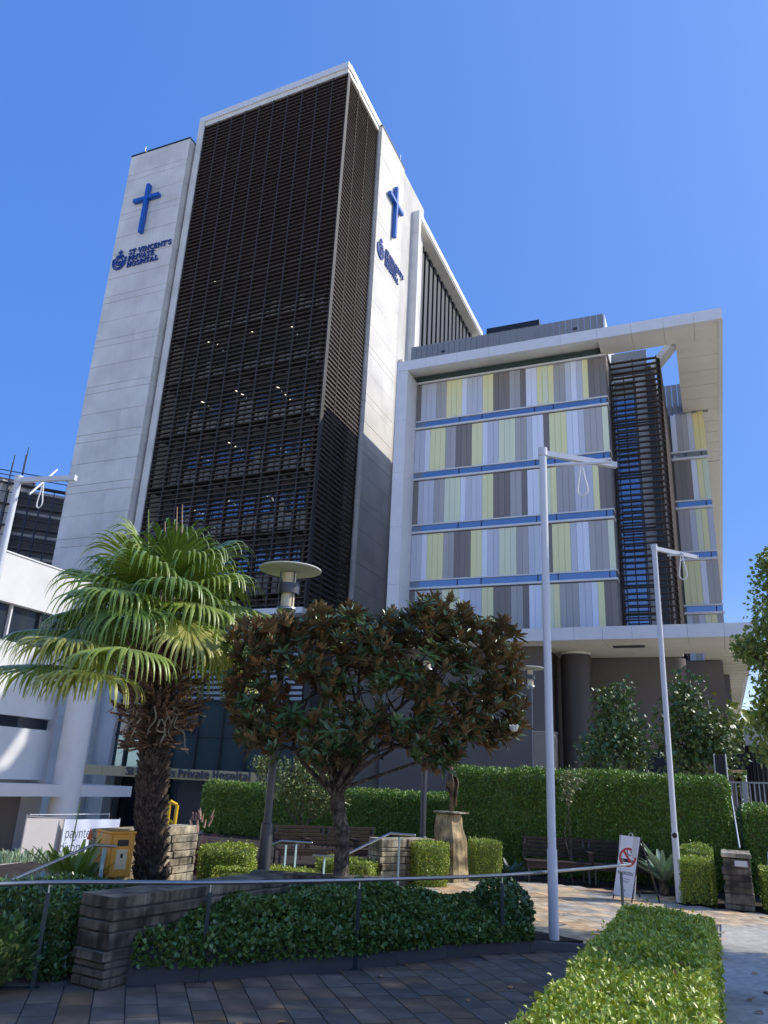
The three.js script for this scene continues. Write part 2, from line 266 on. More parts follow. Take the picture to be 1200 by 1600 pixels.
  part('parapet_end', box(-4.12, -4.04, ROOF - 0.3, 28.74, -40.78, -46), M.white, B);
  for (const x of [-14.2, -5.9]) part('overflow_outlet', box(x, x + 0.24, 28.0, 28.14, -40.70, -40.8), M.mullion, B);
  const np2 = 9; for (let i = 0; i < np2; i++) part('parapet_panel', box(-1.95 + i * 0.36 + 0.012, -1.95 + (i + 1) * 0.36 - 0.012, SOF - 0.1, 28.3, -50.0 - (i % 2) * 0.012, -50.12), M.parapet, B);
  part('unseen_roof_screen', [box(-16.2, -9.4, ROOF, 32.0, -45.8, -58.5)], M.parapet, B);  // out of view behind the parapet, placed to cast the shadow on the tower
  part('roof_plant', [box(-12.7, -8.95, ROOF, 32.75, -46.1, -50.5)], M.black, B);
  // rear wing with the same cladding
  part('rear_wall', box(-4.1, 0.98, -1.6, SOF - 0.02, -50.1, -106), M.darkWall, B);
  part('window_pane', box(-1.2, 0.96, TOP + 0.02, SOF - 0.03, -49.98, -50.05), M.glass, B);
  ['lggboo', 'dddlyp', 'ggbpyb', 'yyylgg', 'bgbpyg'].forEach((s, i) => {
    const top = TOP - STEP * i + (i ? 0 : -0.0), bot = Math.max(9.5, top - PH); clad(s, -1.1, 0.98, top, bot, -50.03, B);
    if (i) { const y1 = top + 0.65; part('band_trim', box(-1.3, 1.04, y1 - 0.12, y1 - 0.012, -49.9, -50.06), M.white, B); part('band_sill', box(-1.3, 1.06, top + 0.02, top + 0.17, -49.87, -50.06), M.white, B); part('window_pane', box(-1.2, 0.6, top + 0.175, y1 - 0.125, -49.98, -50.05), M.glass, B); part('window_pane', box(0.66, 0.96, top + 0.175, y1 - 0.125, -49.98, -50.05), M.glass, B); }
  });
  // slatted screen in front of the glazed bay
  const S = new THREE.Group(); S.name = 'sun_screen'; B.add(S);
  const SZ = -41.55, SX0 = -3.98, SX1 = -1.4, n2 = 47, sp = (25.9 - 9.6) / n2;
  const gf = new THREE.BoxGeometry(SX1 - SX0, 0.055, 0.20), gs = new THREE.BoxGeometry(0.20, 0.06, 8.2);
  for (let i = 0; i < n2; i++) {
    const y = 9.8 + i * sp; let o = new THREE.Mesh(gf, M.louvre); o.name = 'screen_slat'; o.position.set((SX0 + SX1) / 2, y, SZ); o.castShadow = o.receiveShadow = true; S.add(o);
    o = new THREE.Mesh(gs, M.louvre); o.name = 'screen_slat'; o.position.set(SX1 + 0.1, y, SZ - 4.2); o.rotation.z = -0.5; o.castShadow = o.receiveShadow = true; S.add(o);
  }
  for (const x of [SX0, -2.72, SX1]) part('screen_post', box(x - 0.03, x + 0.03, 9.5, 25.95, SZ - 0.05, SZ - 0.12), M.louvreFin, S);
  for (let k = 0; k < 3; k++) part('screen_post', box(SX1 - 0.06, SX1 + 0.0, 9.5, 25.95, SZ - 1.6 - k * 3, SZ - 1.66 - k * 3), M.louvreFin, S);
  // the glazed bay behind it
  for (let i = 0; i < 10; i++) for (const [x0, x1, m] of [[-4.1, -3.38, M.glass], [-3.32, -2.75, M.glass], [-2.69, -2.12, M.blind]]) part('window_pane', box(x0, x1, 9.5 + i * 1.62, 9.5 + (i + 1) * 1.62 - 0.12, -42.9, -42.96), m, B);
  part('bay_frame', [box(-4.1, -2.1, 9.5, 25.9, -42.97, -43.4), box(-2.1, -1.75, 9.5, 25.9, -42.6, -43.4)], M.mullion, B);
  part('bay_wall', box(-4.1, -1.6, 9.5, SOF, -43.5, -50), M.darkWall, B);
  // podium and its deep canopy
  const cj = [-16.6, -14.9, -13.3, -11.7, -10.2, -8.75, -7.4, -6.0, -4.65, -3.3, -2.05, -0.85, 0.7, 2.02];
  for (let i = 0; i < cj.length - 1; i++) part('canopy_fascia', box(cj[i] + 0.006, cj[i + 1] - 0.006, 8.86, 9.48, -37.8, -38.1), M.white, B);
  for (let i = 0; i < 14; i++) part('canopy_fascia', box(2.02, 1.8, 8.86, 9.48, -38.11 - i * 4.2, -38.1 - (i + 1) * 4.2 + 0.012), M.white, B);
  for (let i = 0; i < cj.length - 2; i++) part('canopy_soffit', box(cj[i] + 0.008, cj[i + 1] - 0.008, 8.86, 8.94, -38.11, -41.2), M.soffit, B);
  part('canopy_soffit', box(0.71, 1.79, 8.86, 8.94, -38.11, -41.2), M.soffit, B);
  for (let i = 0; i < 40; i++) part('soffit_board', box(-0.25, 1.79, 8.86 + (i % 2) * 0.018, 8.96, -41.21 - i * 0.62, -41.2 - (i + 1) * 0.62 + 0.02), M.soffit, B);
  part('canopy_soffit', [box(-0.25, 1.79, 8.86, 8.96, -66.05, -100), box(-8, -1.25, 8.87, 8.95, -41.21, -43.4), box(-1.24, -0.26, 8.87, 8.95, -41.21, -42.4), box(-1.24, -0.26, 8.87, 8.95, -49.6, -60)], M.soffit, B);
  part('canopy_deck', [box(-16.5, 1.78, 9.2, 9.42, -38.12, -41.0), box(-0.24, 1.78, 9.2, 9.42, -41.01, -100)], M.parapet, B);
  part('ceiling_grille', box(-4.4, -2.9, 8.80, 8.855, -39.6, -40.0), M.mullion, B);
  part('podium_wall', [box(-16.4, -7.72, -1.6, 8.85, -39.3, -41.0)], M.taupe, B);
  for (const [a, b] of [[-6.9, -1.95]]) part('podium_wall', [box(a, b, 4.2, 8.85, -43.4, -44.4), new THREE.CylinderGeometry(0.75, 0.75, 4.65, 24).translate(b, 6.525, -44.15)], M.taupe, B);
  part('podium_glass', box(-6.9, -1.5, 1.4, 4.15, -43.5, -43.56), M.glassDark, B);
  part('podium_base', box(-6.9, -1.4, -1.6, 1.38, -43.45, -44.4), M.taupe, B);
  part('podium_recess', [box(-7.7, -6.9, -1.6, 8.85, -44.0, -44.4), box(-16.3, -7.71, -1.6, 8.9, -41.1, -44.4)], M.taupe, B);
  part('podium_rear', box(-6.9, 0.6, -1.6, 8.8, -44.6, -100), M.taupe, B);
  part('column', new THREE.CylinderGeometry(0.78, 0.78, 10.4, 32).translate(-6.55, 3.65, -41.6), M.taupeDark, B);
  part('column_collar', new THREE.CylinderGeometry(0.80, 0.80, 0.12, 32).translate(-6.55, 8.78, -41.6), M.soffit, B);
  for (let i = 0; i < 3; i++) part('rear_ledge', box(-1.25, -0.3, 5.3 + i * 1.15, 5.45 + i * 1.15, -44.9 - 2 * i, -46 - 2 * i), M.white, B);
  { const c = part('security_camera', [new THREE.SphereGeometry(0.13, 12, 8).translate(-8.9, 6.95, -39.1), box(-8.97, -8.83, 7.0, 7.25, -39.1, -39.3)], M.white, scene); tag(c, 'small white dome camera high on the brown podium wall', 'camera'); }
}

// ---------------------------------------------------------------- hospital tower
{
  const B = thing('hospital_tower', 'tall concrete tower wrapped in dark brown horizontal louvres with a blue cross on each side', 'building');
  const R = rng(31);
  // left concrete core wall, in pour lifts
  const lifts = []; for (let f = -5; f < 10; f++) { const b = 17.06 + 4.22 * f; lifts.push(b, b + 0.62, b + 2.4); }
  const L1 = lifts.filter((y) => y > -1.6 && y < 52.6); L1.unshift(-1.6); L1.push(53.6);
  for (let i = 0; i < L1.length - 1; i++) part('concrete_lift', box(-43.96, -37.62, L1[i] + 0.016, L1[i + 1] - 0.016, -40.8 + (R() - 0.5) * 0.016, -52), M.concrete, B);
  part('concrete_core', box(-43.9, -37.66, -1.6, 53.5, -40.86, -52.0), M.concreteDark, B);
  part('coping', box(-44.0, -37.6, 53.6, 53.72, -40.74, -52.02), M.black, B);
  part('lightning_rod', rod(V(-42.9, 53.7, -41.2), V(-42.9, 54.8, -41.2), 0.02), M.steel, B);
  part('recess_wall', box(-37.66, -37.0, -1.6, 53.3, -44.0, -45), M.concreteDark, B);
  // louvred box: corner c, far end e
  const c = V(-22.65, 0, -40.8), e = V(-37.2, 0, -41.42), dir = e.clone().sub(c), LW = dir.length(); dir.normalize(); const nrm = V(-dir.z, 0, dir.x); if (nrm.z < 0) nrm.negate();
  const F = new THREE.Group(); F.name = 'louvre_front'; F.position.copy(c); F.rotation.y = Math.atan2(-(-dir.z), -dir.x) * 1; B.add(F);   // local x runs from the corner (0) to -LW
  F.rotation.y = Math.atan2(dir.z, -dir.x);
  const Y0 = 11.9, Y1 = 55.2, n = 118, sp = (Y1 - Y0) / n;
  const gf = new THREE.BoxGeometry(LW - 0.5, 0.08, 0.34).translate(-(LW - 0.5) / 2, 0, 0), gs = new THREE.BoxGeometry(0.27, 0.09, 6.1).translate(0, 0, -3.1);
  const S = new THREE.Group(); S.name = 'louvre_side'; S.position.copy(c); B.add(S);
  for (let i = 0; i < n; i++) {
    const y = Y0 + (i + 0.5) * sp;
    let o = new THREE.Mesh(gf, M.louvre); o.name = 'louvre_slat'; o.position.set(0, y, -0.13); o.rotation.x = 0.2; o.castShadow = o.receiveShadow = true; F.add(o);
    o = new THREE.Mesh(gs, M.louvre); o.name = 'louvre_slat'; o.position.set(-0.12, y, -0.05); o.rotation.z = -1.18; o.castShadow = o.receiveShadow = true; S.add(o);
  }
  const bays = 10, bw = (LW - 0.5) / bays;
  for (let i = 0; i <= bays; i++) part('louvre_post', box(-i * bw - 0.042, -i * bw + 0.042, Y0 - 0.3, Y1, 0.03, -0.34), M.louvreFin, F);
  for (const z of [-2.1, -4.1, -6.1]) part('louvre_post', box(-0.06, -0.2, Y0 - 0.3, Y1, z, z - 0.07), M.louvre, S);
  // frame round the louvres
  part('frame_column', box(-LW - 0.15, -LW + 0.45, Y0 - 0.6, 56.25, 0.12, -2.3), M.concrete, F);
  part('frame_top', box(-LW - 0.15, 0.05, 55.65, 56.25, 0.14, -1.5), M.white, F);
  part('frame_lintel', box(-LW + 0.46, -0.01, 55.215, 55.64, 0.02, -2.1), M.soffit, F);
  part('frame_top', box(-0.1, 0.1, 55.65, 56.25, -0.2, -7.0), M.white, S);
  part('frame_lintel', box(-1.5, 0.02, 55.22, 55.645, -0.2, -6.3), M.soffit, S);
  // curtain wall and catwalks behind the louvres
  part('inner_wall', box(-LW + 0.5, -1.3, -1.6, 55.6, -2.0, -10), M.darkWall, F);
  part('inner_wall', box(-1.25, -1.4, -1.6, 55.6, -1.6, -6.2), M.darkWall, S);
  const nb = 20, wb = (LW - 2.2) / nb;
  for (let f = 0; f < 11; f++) {
    const y = 9.35 + f * 4.22; if (y > 52) break;
    part('catwalk', box(-LW + 0.5, -1.4, y + 3.55, y + 3.62, -0.5, -1.3), M.louvreFin, F);
    part('handrail', box(-LW + 0.5, -1.5, y + 4.4, y + 4.44, -0.52, -0.56), f % 2 ? M.steel : M.blind, F);
    if (f < 9) for (let b = 1; b <= bays; b++) part('bracket', box(-b * bw - 0.03, -b * bw + 0.03, y + 3.3, y + 3.55, -0.3, -1.7), M.louvreFin, F);
    for (let b = 0; b < nb; b++) {
      const x1 = -1.5 - b * wb, x0 = x1 - wb + 0.08, low = R() < 0.12 ? 0.8 : 0;
      const pane = M.glass;
      part('window_pane', box(x0, x1, y + 1.15, y + 3.2, -1.92, -1.98), pane, F);
      part('blind', box(x0 + 0.03, x1 - 0.03, y - 0.25 - low * 0.0, y + 1.05 + low, -1.86, -1.9), M.blind, F);
    }
    if (f < 9) for (let b = 0; b < 3; b++) part('window_pane', box(-1.24, -1.2, y + 0.6, y + 3.1, -1.7 - b * 1.5, -3.1 - b * 1.5), M.glassDark, S);
  }
  // strip lamps seen through the glass
  const lampM = new THREE.MeshStandardMaterial({ color: lin(0.9, 0.85, 0.7), emissive: lin(1, 0.9, 0.7), emissiveIntensity: 1.0, roughness: 0.5 });
  for (const [x, y] of [[336, 440], [346, 450], [395, 428], [402, 433], [325, 534], [337, 537], [391, 517], [455, 510], [461, 517], [322, 633], [316, 628], [378, 616], [372, 612], [436, 606], [447, 617], [455, 625], [252, 724], [315, 714], [361, 693], [370, 699], [443, 702], [298, 794], [306, 798], [351, 779], [359, 784], [422, 777], [431, 784]]) {
    const p = onZ(x, y, -42.75); part('strip_lamp', bar(p.clone().add(V(-0.1, 0, 0.22)), p.clone().add(V(0.1, 0, -0.22)), 0.04, 0.04), lampM, B);
  }
  // right-hand concrete core
  const L2 = []; for (let f = -5; f < 11; f++) { const b = 16.4 + 4.22 * f; L2.push(b, b + 0.6, b + 2.5); }
  const L3 = L2.filter((y) => y > -1.6 && y < 54.8); L3.unshift(-1.6); L3.push(55.75);
  for (let i = 0; i < L3.length - 1; i++) part('concrete_lift', box(-22.66, -22.35 + (R() - 0.5) * 0.014, L3[i] + 0.015, L3[i + 1] - 0.015, -47.1, -52.5), M.concrete, B);
  part('concrete_core', box(-30, -22.4, -1.6, 55.6, -47.15, -58), M.concreteDark, B);
  part('coping', box(-23.2, -22.3, 55.75, 55.86, -47.05, -52.6), M.black, B);
  part('lightning_rod', rod(V(-22.4, 55.8, -51.5), V(-22.4, 56.7, -51.5), 0.02), M.steel, B);
  // rear wing with tall black fins
  for (let i = 0; i < 22; i++) part('frame_panel', box(-23.2, -21.67, 53 - (i + 1) * 2.5 + 0.008, 53 - i * 2.5 - 0.008, -55, -55.5), M.white, B);
  part('frame_top', box(-24, -21.66, 52.35, 53.0, -55.51, -77), M.white, B);
  part('frame_soffit', box(-24, -21.75, 52.2, 52.34, -55.51, -77), M.soffit, B);
  part('wing_wall', box(-30, -23.35, -1.6, 52.1, -55.5, -77), M.white, B);
  for (let i = 0; i < 15; i++) part('fin', box(-23.3, -22.72, 24, 52.15, -57.3 - i * 1.28, -57.3 - i * 1.28 - 0.75), M.black, B);
  part('link_wall', box(-24, -22.0, -1.6, 36, -53.2, -54.2), M.concrete, B);
  // lettering, crest and cross; local frame: x along the wall, z out of it
  function emblem(pos, turn, crossAt, crossW, crossTop, crossBot, armY) {
    const g = new THREE.Group(); g.name = 'wall_sign'; g.position.copy(pos); g.rotation.y = turn; B.add(g);
    part('cross', [box(crossAt - 0.155, crossAt + 0.155, crossBot, crossTop, 0.05, 0.4), box(crossAt - crossW, crossAt - 0.156, armY - 0.155, armY + 0.155, 0.05, 0.395), box(crossAt + 0.156, crossAt + crossW, armY - 0.155, armY + 0.155, 0.05, 0.395)], M.blue, g);
    return g;
  }
  function words(g, x, y, s) {
    ["ST VINCENT'S", 'PRIVATE', 'HOSPITAL'].forEach((t, i) => { const q = letters(t, font, 0.52 * s, 0.12); q.scale(i === 0 ? 1.0 : 0.98, 1, 1); part('lettering', q.translate(x, y - i * 0.68 * s, 0.02), M.navy, g); });
    const cx = x - 0.92, cy = y - 0.45, sh = [];
    const bowl = (r, t, a0, a1, sx = 1) => new THREE.TorusGeometry(r, t, 6, 24, a1 - a0).rotateZ(a0).scale(sx, 1, 0.8).translate(cx, cy, 0.06);
    sh.push(bowl(0.75, 0.07, Math.PI * 0.98, Math.PI * 2.02, 0.9), bowl(0.58, 0.06, Math.PI * 0.95, Math.PI * 2.05, 0.9), bowl(0.34, 0.07, 0, Math.PI * 2));
    sh.push(box(cx - 0.4, cx + 0.4, cy + 0.42, cy + 0.5, 0.02, 0.12), box(cx - 0.36, cx + 0.36, cy + 0.56, cy + 0.66, 0.02, 0.12), box(cx - 0.06, cx + 0.06, cy + 0.66, cy + 1.15, 0.02, 0.12), box(cx - 0.22, cx + 0.22, cy + 0.9, cy + 1.0, 0.03, 0.125), box(cx - 0.22, cx + 0.2, cy - 0.05, cy + 0.03, 0.02, 0.12), box(cx - 0.05, cx + 0.05, cy - 0.26, cy - 0.06, 0.02, 0.12));
    for (const s2 of [-1, 1]) for (let k = 0; k < 3; k++) sh.push(bar(V(cx + s2 * (0.66 + k * 0.02), cy + 0.0 + k * 0.02, 0.06), V(cx + s2 * (0.44 + k * 0.13), cy + 0.42 - k * 0.02, 0.06), 0.06, 0.06));
    part('crest', sh, M.navy, g);
  }
  const gl = emblem(V(0, 0, -40.79), 0, -41.08, 1.35, 49.45, 44.45, 48.0); words(gl, -42.08, 42.55, 0.92);
  const gr = emblem(V(-22.34, 0, 0), Math.PI / 2, 50.35, 1.5, 51.75, 46.4, 50.0); words(gr, 49.05, 43.9, 0.86);
  // glazed foot of the tower, ledge and gold fascia
  part('ledge', box(-37.0, -22.5, 11.35, 11.7, -40.3, -42.6), M.white, B);
  const gx = [-37.1, -35.2, -33.4, -31.6, -29.8, -28.0, -26.2, -24.4, -22.6];
  for (let i = 0; i < gx.length - 1; i++) {
    part('window_pane', box(gx[i] + 0.05, gx[i + 1] - 0.05, 2.1, 4.0, -41.5, -41.56), M.glassTeal, B);
    part('window_pane', box(gx[i] + 0.05, gx[i + 1] - 0.05, 4.1, 6.2, -41.5, -41.56), i % 3 ? M.glassTeal : M.glassDark, B);
    for (let k = 0; k < 15; k++) part('blind_slat', box(gx[i] + 0.06, gx[i + 1] - 0.06, 6.3 + k * 0.33, 6.47 + k * 0.33, -41.45, -41.5), M.blind, B);
    part('mullion', box(gx[i] - 0.05, gx[i] + 0.05, 2.0, 11.3, -41.3, -41.6), M.mullion, B);
  }
  part('window_frame', [box(-37, -22.6, 4.0, 4.1, -41.4, -41.58), box(-37, -22.6, 6.2, 6.29, -41.4, -41.58), box(-37.1, -22.6, 2.02, 11.3, -41.6, -42.4)], M.mullion, B);
  part('pier', box(-37.6, -36.2, -1.6, 11.3, -41.2, -42), M.concrete, B);
  const fg = [-36.4, -34.9, -33.3, -31.4, -29.4, -27.2, -24.9, -22.3];
  for (let i = 0; i < fg.length - 1; i++) part('fascia_panel', box(fg[i] + 0.012, fg[i + 1] - 0.012, 1.52, 2.1, -39.25, -39.6), M.gold, B);
  part('entrance_soffit', box(-36.4, -22.3, 1.56, 2.0, -39.62, -41.2), M.taupe, B);
  { const t = letters("St Vincent's Private Hospital  Sydney", sans, 0.47, 0.08); t.computeBoundingBox(); const w = t.boundingBox.max.x; t.scale(11.3 / w, 1, 1); part('lettering', t.translate(-33.0, 1.62, -39.2), M.letter, B); }
  part('entrance_wall', box(-37, -22.3, -1.6, 1.55, -45.5, -46), M.darkWall, B);
  for (let i = 0; i < 8; i++) part('entrance_pane', box(-36.6 + i * 1.8, -35.0 + i * 1.8, -1.5, 1.5, -43.2, -43.26), M.glassDark, B);
  for (let i = 0; i < 5; i++) part('entrance_post', box(-36.2 + i * 3.2, -35.9 + i * 3.2, -1.6, 1.5, -42.9, -43.15), M.mullion, B);
}
// ---------------------------------------------------------------- white building at the far left
{
  const B = thing('white_building', 'low white rendered building with a plain sunlit parapet behind the palm', 'building');
  part('parapet_wall', box(-28, -29, 8.56, 10.66, -12, -28.7), M.whiteWall, B);
  part('coping', box(-27.95, -29.05, 10.66, 10.72, -12, -28.75), M.white, B);
  part('roof', box(-29.01, -46, 8.6, 9.9, -12, -30), M.parapet, B);
  part('wall', [box(-28.5, -44, -1.6, 8.55, -12, -26.0), box(-28.6, -44, -1.6, 8.55, -26.01, -28.6)], M.whiteWall, B);
  part('spandrel', [box(-28.02, -28.49, 3.9, 6.95, -12, -27.9)], M.whiteWall, B);
  for (let i = 0; i < 9; i++) { part('window_pane', box(-28.36, -28.42, 6.97, 8.52, -13 - i * 1.65, -14.55 - i * 1.65), M.glassDark, B); part('window_frame', box(-28.2, -28.4, 6.96, 8.55, -14.56 - i * 1.65, -14.64 - i * 1.65), i % 2 ? M.mullion : M.whiteWall, B); }
  part('lower_wall', box(-28.0, -28.48, 1.3, 3.42, -12, -27.9), M.whiteWall, B);
  part('window_pane', box(-28.3, -28.45, 3.43, 3.88, -12, -27.8), M.glassDark, B);
  part('canopy_slab', box(-26.6, -31.5, 0.68, 1.16, -14, -32.2), M.whiteWall, B);
  part('base_wall', box(-28.2, -28.45, -1.6, 0.66, -12, -27), M.taupe, B);
}
for (const [x, y, D, r, label] of [[109, 1200, 39, 0.62, 'round white column between the white building and the gold entrance fascia']]) {
  const p = away(x, y, D), c = part('round_column', new THREE.CylinderGeometry(r, r, 8.2, 32).translate(p.x, 2.5, p.z), M.whiteWall, scene); tag(c, label, 'column');
}
// ---------------------------------------------------------------- unseen pale block behind the viewer, placed to light the shaded faces and glass
{
  const B = thing('unseen_pale_block', 'unseen pale rendered block behind the viewer, placed to light the shaded faces', 'building', [-22, -1.6, 24]);
  part('wall', box(-40, 30, 0, 21, 0, 12), M.whiteWall, B); part('parapet', box(-40.2, 30.2, 21, 21.8, -0.15, 12.2), M.white, B);
  for (let f = 0; f < 6; f++) { for (let i = 0; i < 17; i++) { const w = part('window', box(-38 + i * 4, -36.2 + i * 4, 1.2 + f * 3.3, 3.0 + f * 3.3, -0.02, 0.05), M.glassDark, B); part('sill', box(-38.1 + i * 4, -36.1 + i * 4, 1.08 + f * 3.3, 1.19 + f * 3.3, -0.15, -0.001), M.white, w); } part('string_course', box(-40.1, 30.1, 3.5 + f * 3.3, 3.65 + f * 3.3, -0.1, -0.001), M.white, B); }
}
// ---------------------------------------------------------------- building under scaffold
{
  const B = thing('scaffolded_building', 'dark half built block wrapped in scaffolding beyond the concrete tower', 'building');
  const R = rng(8), o = V(-62, 0, -44), d = V(0.68, 0, -0.73), n = V(0.73, 0, 0.68);
  const pt = (u, y, w = 0) => o.clone().addScaledVector(d, u).addScaledVector(n, w).setY(y);
  for (const [u0, u1, h] of [[-14, 0, 28.2], [0, 3.6, 27.4], [3.6, 7.2, 27.2], [7.2, 18, 26.0]]) part('concrete_mass', bar(pt(u0, h / 2 - 0.8, -4), pt(u1, h / 2 - 0.8, -4), 6, h + 1.6), M.darkWall, B);
  for (let f = 0; f < 12; f++) part('slab_edge', bar(pt(-14, 3 + f * 2.1, -0.8), pt(12, 3 + f * 2.1, -0.8), 0.5, 0.25), M.concreteDark, B);
  const pole = mat(0.03, 0.045, 0.08, 0.5);
  for (let i = 0; i < 26; i++) { const u = -12 + i * 1.0, top = 26 + (R() < 0.4 ? 2.0 + R() * 3 : R()); for (const w of [0, 1.2]) part('scaffold_pole', rod(pt(u, -1, w), pt(u + (R() - 0.5) * 0.1, top - w, w), 0.05, 0.05, 6), pole, B); }
  for (let f = 0; f < 14; f++) { for (const w of [0, 1.2]) part('scaffold_tube', rod(pt(-13, 1.2 + f * 2, w), pt(14, 1.2 + f * 2, w), 0.05, 0.05, 6), pole, B); part('scaffold_deck', bar(pt(-13, f * 2 + 0.2, 0.6), pt(14, f * 2 + 0.2, 0.6), 0.9, 0.05), M.darkWall, B); }
  for (let i = 0; i < 16; i++) { const u = -12 + Math.floor(R() * 22), f = Math.floor(R() * 11); part('scaffold_brace', rod(pt(u, f * 2 + 1.2, 1.25), pt(u + 2, f * 2 + 3.2, 1.25), 0.045, 0.045, 6), pole, B); }
  for (const u of [4.6, 5.6]) part('concrete_stub', bar(pt(u, 20, 0.2), pt(u, 26.5, 0.2), 0.7, 0.5), M.concrete, B);
}

// ---------------------------------------------------------------- foliage builders
function leafGeo(w, fold = 0.12, tip = 0.5) {              // a folded pointed leaf of length 1 along +z
  const p = [[0, 0, 0], [-w, fold, 0.32], [-w * 0.85, fold * 0.9, 0.62], [0, -0.03, 1], [w * 0.85, fold * 0.9, 0.62], [w, fold, 0.32], [0, 0, 0.5]];
  const idx = [0, 6, 1, 1, 6, 2, 2, 6, 3, 3, 6, 4, 4, 6, 5, 5, 6, 0], g = new THREE.BufferGeometry();
  g.setAttribute('position', new THREE.Float32BufferAttribute(p.flat(), 3)); g.setIndex(idx); g.computeVertexNormals(); return g;
}
const LEAF = leafGeo(0.3), LEAF_WIDE = leafGeo(0.42), LEAF_THIN = leafGeo(0.14);
const tmpM = new THREE.Matrix4();
function basisFor(axis, flat, s, p, out = tmpM) {          // leaf axis -> z, leaf face -> y
  const z = axis.clone().normalize(), x = flat.clone().cross(z); if (x.lengthSq() < 1e-6) x.set(1, 0, 0); x.normalize(); const y = z.clone().cross(x);
  return out.makeBasis(x.multiplyScalar(s), y.multiplyScalar(s), z.multiplyScalar(s)).setPosition(p);
}
function scatter(name, geo, material, items, parent, jitter = 0.25, seed = 1) {
  const R = rng(seed), m = new THREE.InstancedMesh(geo, material, items.length), c = new THREE.Color();
  items.forEach((it, i) => { m.setMatrixAt(i, basisFor(it.axis, it.flat, it.s, it.p)); const k = 1 + (R() - 0.5) * 2 * jitter, h = (R() - 0.5) * jitter; c.setRGB(Math.max(0, k * (1 + h)), k, Math.max(0, k * (1 - h))); if (it.tint) c.multiply(it.tint); m.setColorAt(i, c); });
  m.name = name; m.castShadow = m.receiveShadow = true; m.userData.kind = 'stuff'; parent.add(m); return m;
}
const rndDir = (R) => { const z = R() * 2 - 1, a = R() * Math.PI * 2, r = Math.sqrt(1 - z * z); return V(r * Math.cos(a), z, r * Math.sin(a)); };
function hedge(name, label, category, { x0, x1, z0, z1, y0 = 0, y1, turn = 0, leaf = 0.05, density = 900, mat: lm, seed = 1, wobble = 0.04, core = 0.06, sprigs = 0.02, group, geo = LEAF }) {
  const R = rng(seed), cx = (x0 + x1) / 2, cz = (z0 + z1) / 2, hx = Math.abs(x1 - x0) / 2, hz = Math.abs(z1 - z0) / 2, H = y1 - y0;
  const T = thing(name, label, category, [cx, y0, cz], turn, group);
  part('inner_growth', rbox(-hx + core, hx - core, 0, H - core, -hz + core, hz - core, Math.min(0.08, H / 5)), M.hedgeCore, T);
  const faces = [[V(0, 1, 0), 2 * hx, 2 * hz, (a, b) => V(a * hx, H, b * hz)], [V(0, 0, 1), 2 * hx, H, (a, b) => V(a * hx, (b * 0.5 + 0.5) * H, hz)], [V(0, 0, -1), 2 * hx, H, (a, b) => V(a * hx, (b * 0.5 + 0.5) * H, -hz)], [V(1, 0, 0), 2 * hz, H, (a, b) => V(hx, (b * 0.5 + 0.5) * H, a * hz)], [V(-1, 0, 0), 2 * hz, H, (a, b) => V(-hx, (b * 0.5 + 0.5) * H, a * hz)]];
  const items = [], nz = makeNoise(seed + 90);
  for (const [n, w, h, at] of faces) {
    const count = Math.floor(w * h * density * (n.z < 0 ? 0.4 : 1));
    for (let i = 0; i < count; i++) {
      const a = R() * 2 - 1, b = R() * 2 - 1, p = at(a, b), bump = (nz(p.x * 2.2 + 40, p.y * 2.2 + p.z * 2.2 + 40, 4096) - 0.5) * 2 * wobble + (nz(p.x * 9 + 80, p.y * 9 + p.z * 9 + 80, 4096) - 0.5) * wobble;
      const up = n.y > 0.5 && R() < sprigs ? R() * (sprigs > 0.5 ? 0.15 : 0.09) : 0, round = Math.max(0, Math.abs(a) - 0.93) * 0.5 + Math.max(0, Math.abs(b) - 0.93) * 0.3;
      p.addScaledVector(n, bump + up + (R() - 0.75) * 0.06 - round * wobble * 6);
      const axis = n.clone().multiplyScalar(0.55).add(rndDir(R)).add(V(0, 0.35, 0)), flat = n.clone().multiplyScalar(1.1).add(rndDir(R)).add(V(0, 0.4, 0));
      items.push({ p, axis, flat, s: leaf * (0.6 + R() * 0.8), tint: R() < 0.012 ? lin(1.3, 0.55, 0.9) : R() < 0.1 ? lin(1.35, 1.2, 0.9) : null });
    }
  }
  scatter('foliage', geo, lm, items, T, 0.28, seed + 3);
  return T;
}
const hedgeLeaf = leafMat(0.19, 0.32, 0.04, 0.5, 0.4), limeLeaf = leafMat(0.42, 0.51, 0.07, 0.4, 0.4), boxLeaf = leafMat(0.38, 0.48, 0.065, 0.5, 0.4), darkLeaf = leafMat(0.075, 0.145, 0.04, 0.3, 0.15);

// clipped hedges
hedge('clipped_hedge', 'tall clipped green hedge behind the long wooden bench', 'hedge', { x0: -6.5, x1: 0.12, z0: -21.5, z1: -20.45, y1: 2.3, leaf: 0.062, density: 1500, mat: hedgeLeaf, seed: 41, wobble: 0.05, sprigs: 0.65 });
hedge('clipped_hedge', 'lower clipped hedge stretching from the entrance lettering to the stone plinth', 'hedge', { x0: -17.0, x1: -6.3, z0: -25.4, z1: -24.4, y1: 1.55, leaf: 0.068, density: 1100, mat: hedgeLeaf, seed: 42, wobble: 0.05, sprigs: 0.65 });
hedge('clipped_hedge', 'bright lime hedge in the foreground between slate path and concrete path', 'hedge', { x0: -1.12, x1: -0.2, z0: -10.0, z1: -2.6, y1: 0.73, leaf: 0.036, density: 5200, mat: limeLeaf, seed: 43, wobble: 0.045, sprigs: 0.06 });
hedge('clipped_hedge', 'dark hedge block beside the end of the stacked stone wall', 'hedge', { x0: -7.5, x1: -6.05, z0: -8.2, z1: -6.55, y1: 0.68, leaf: 0.05, density: 1800, mat: darkLeaf, seed: 44 });
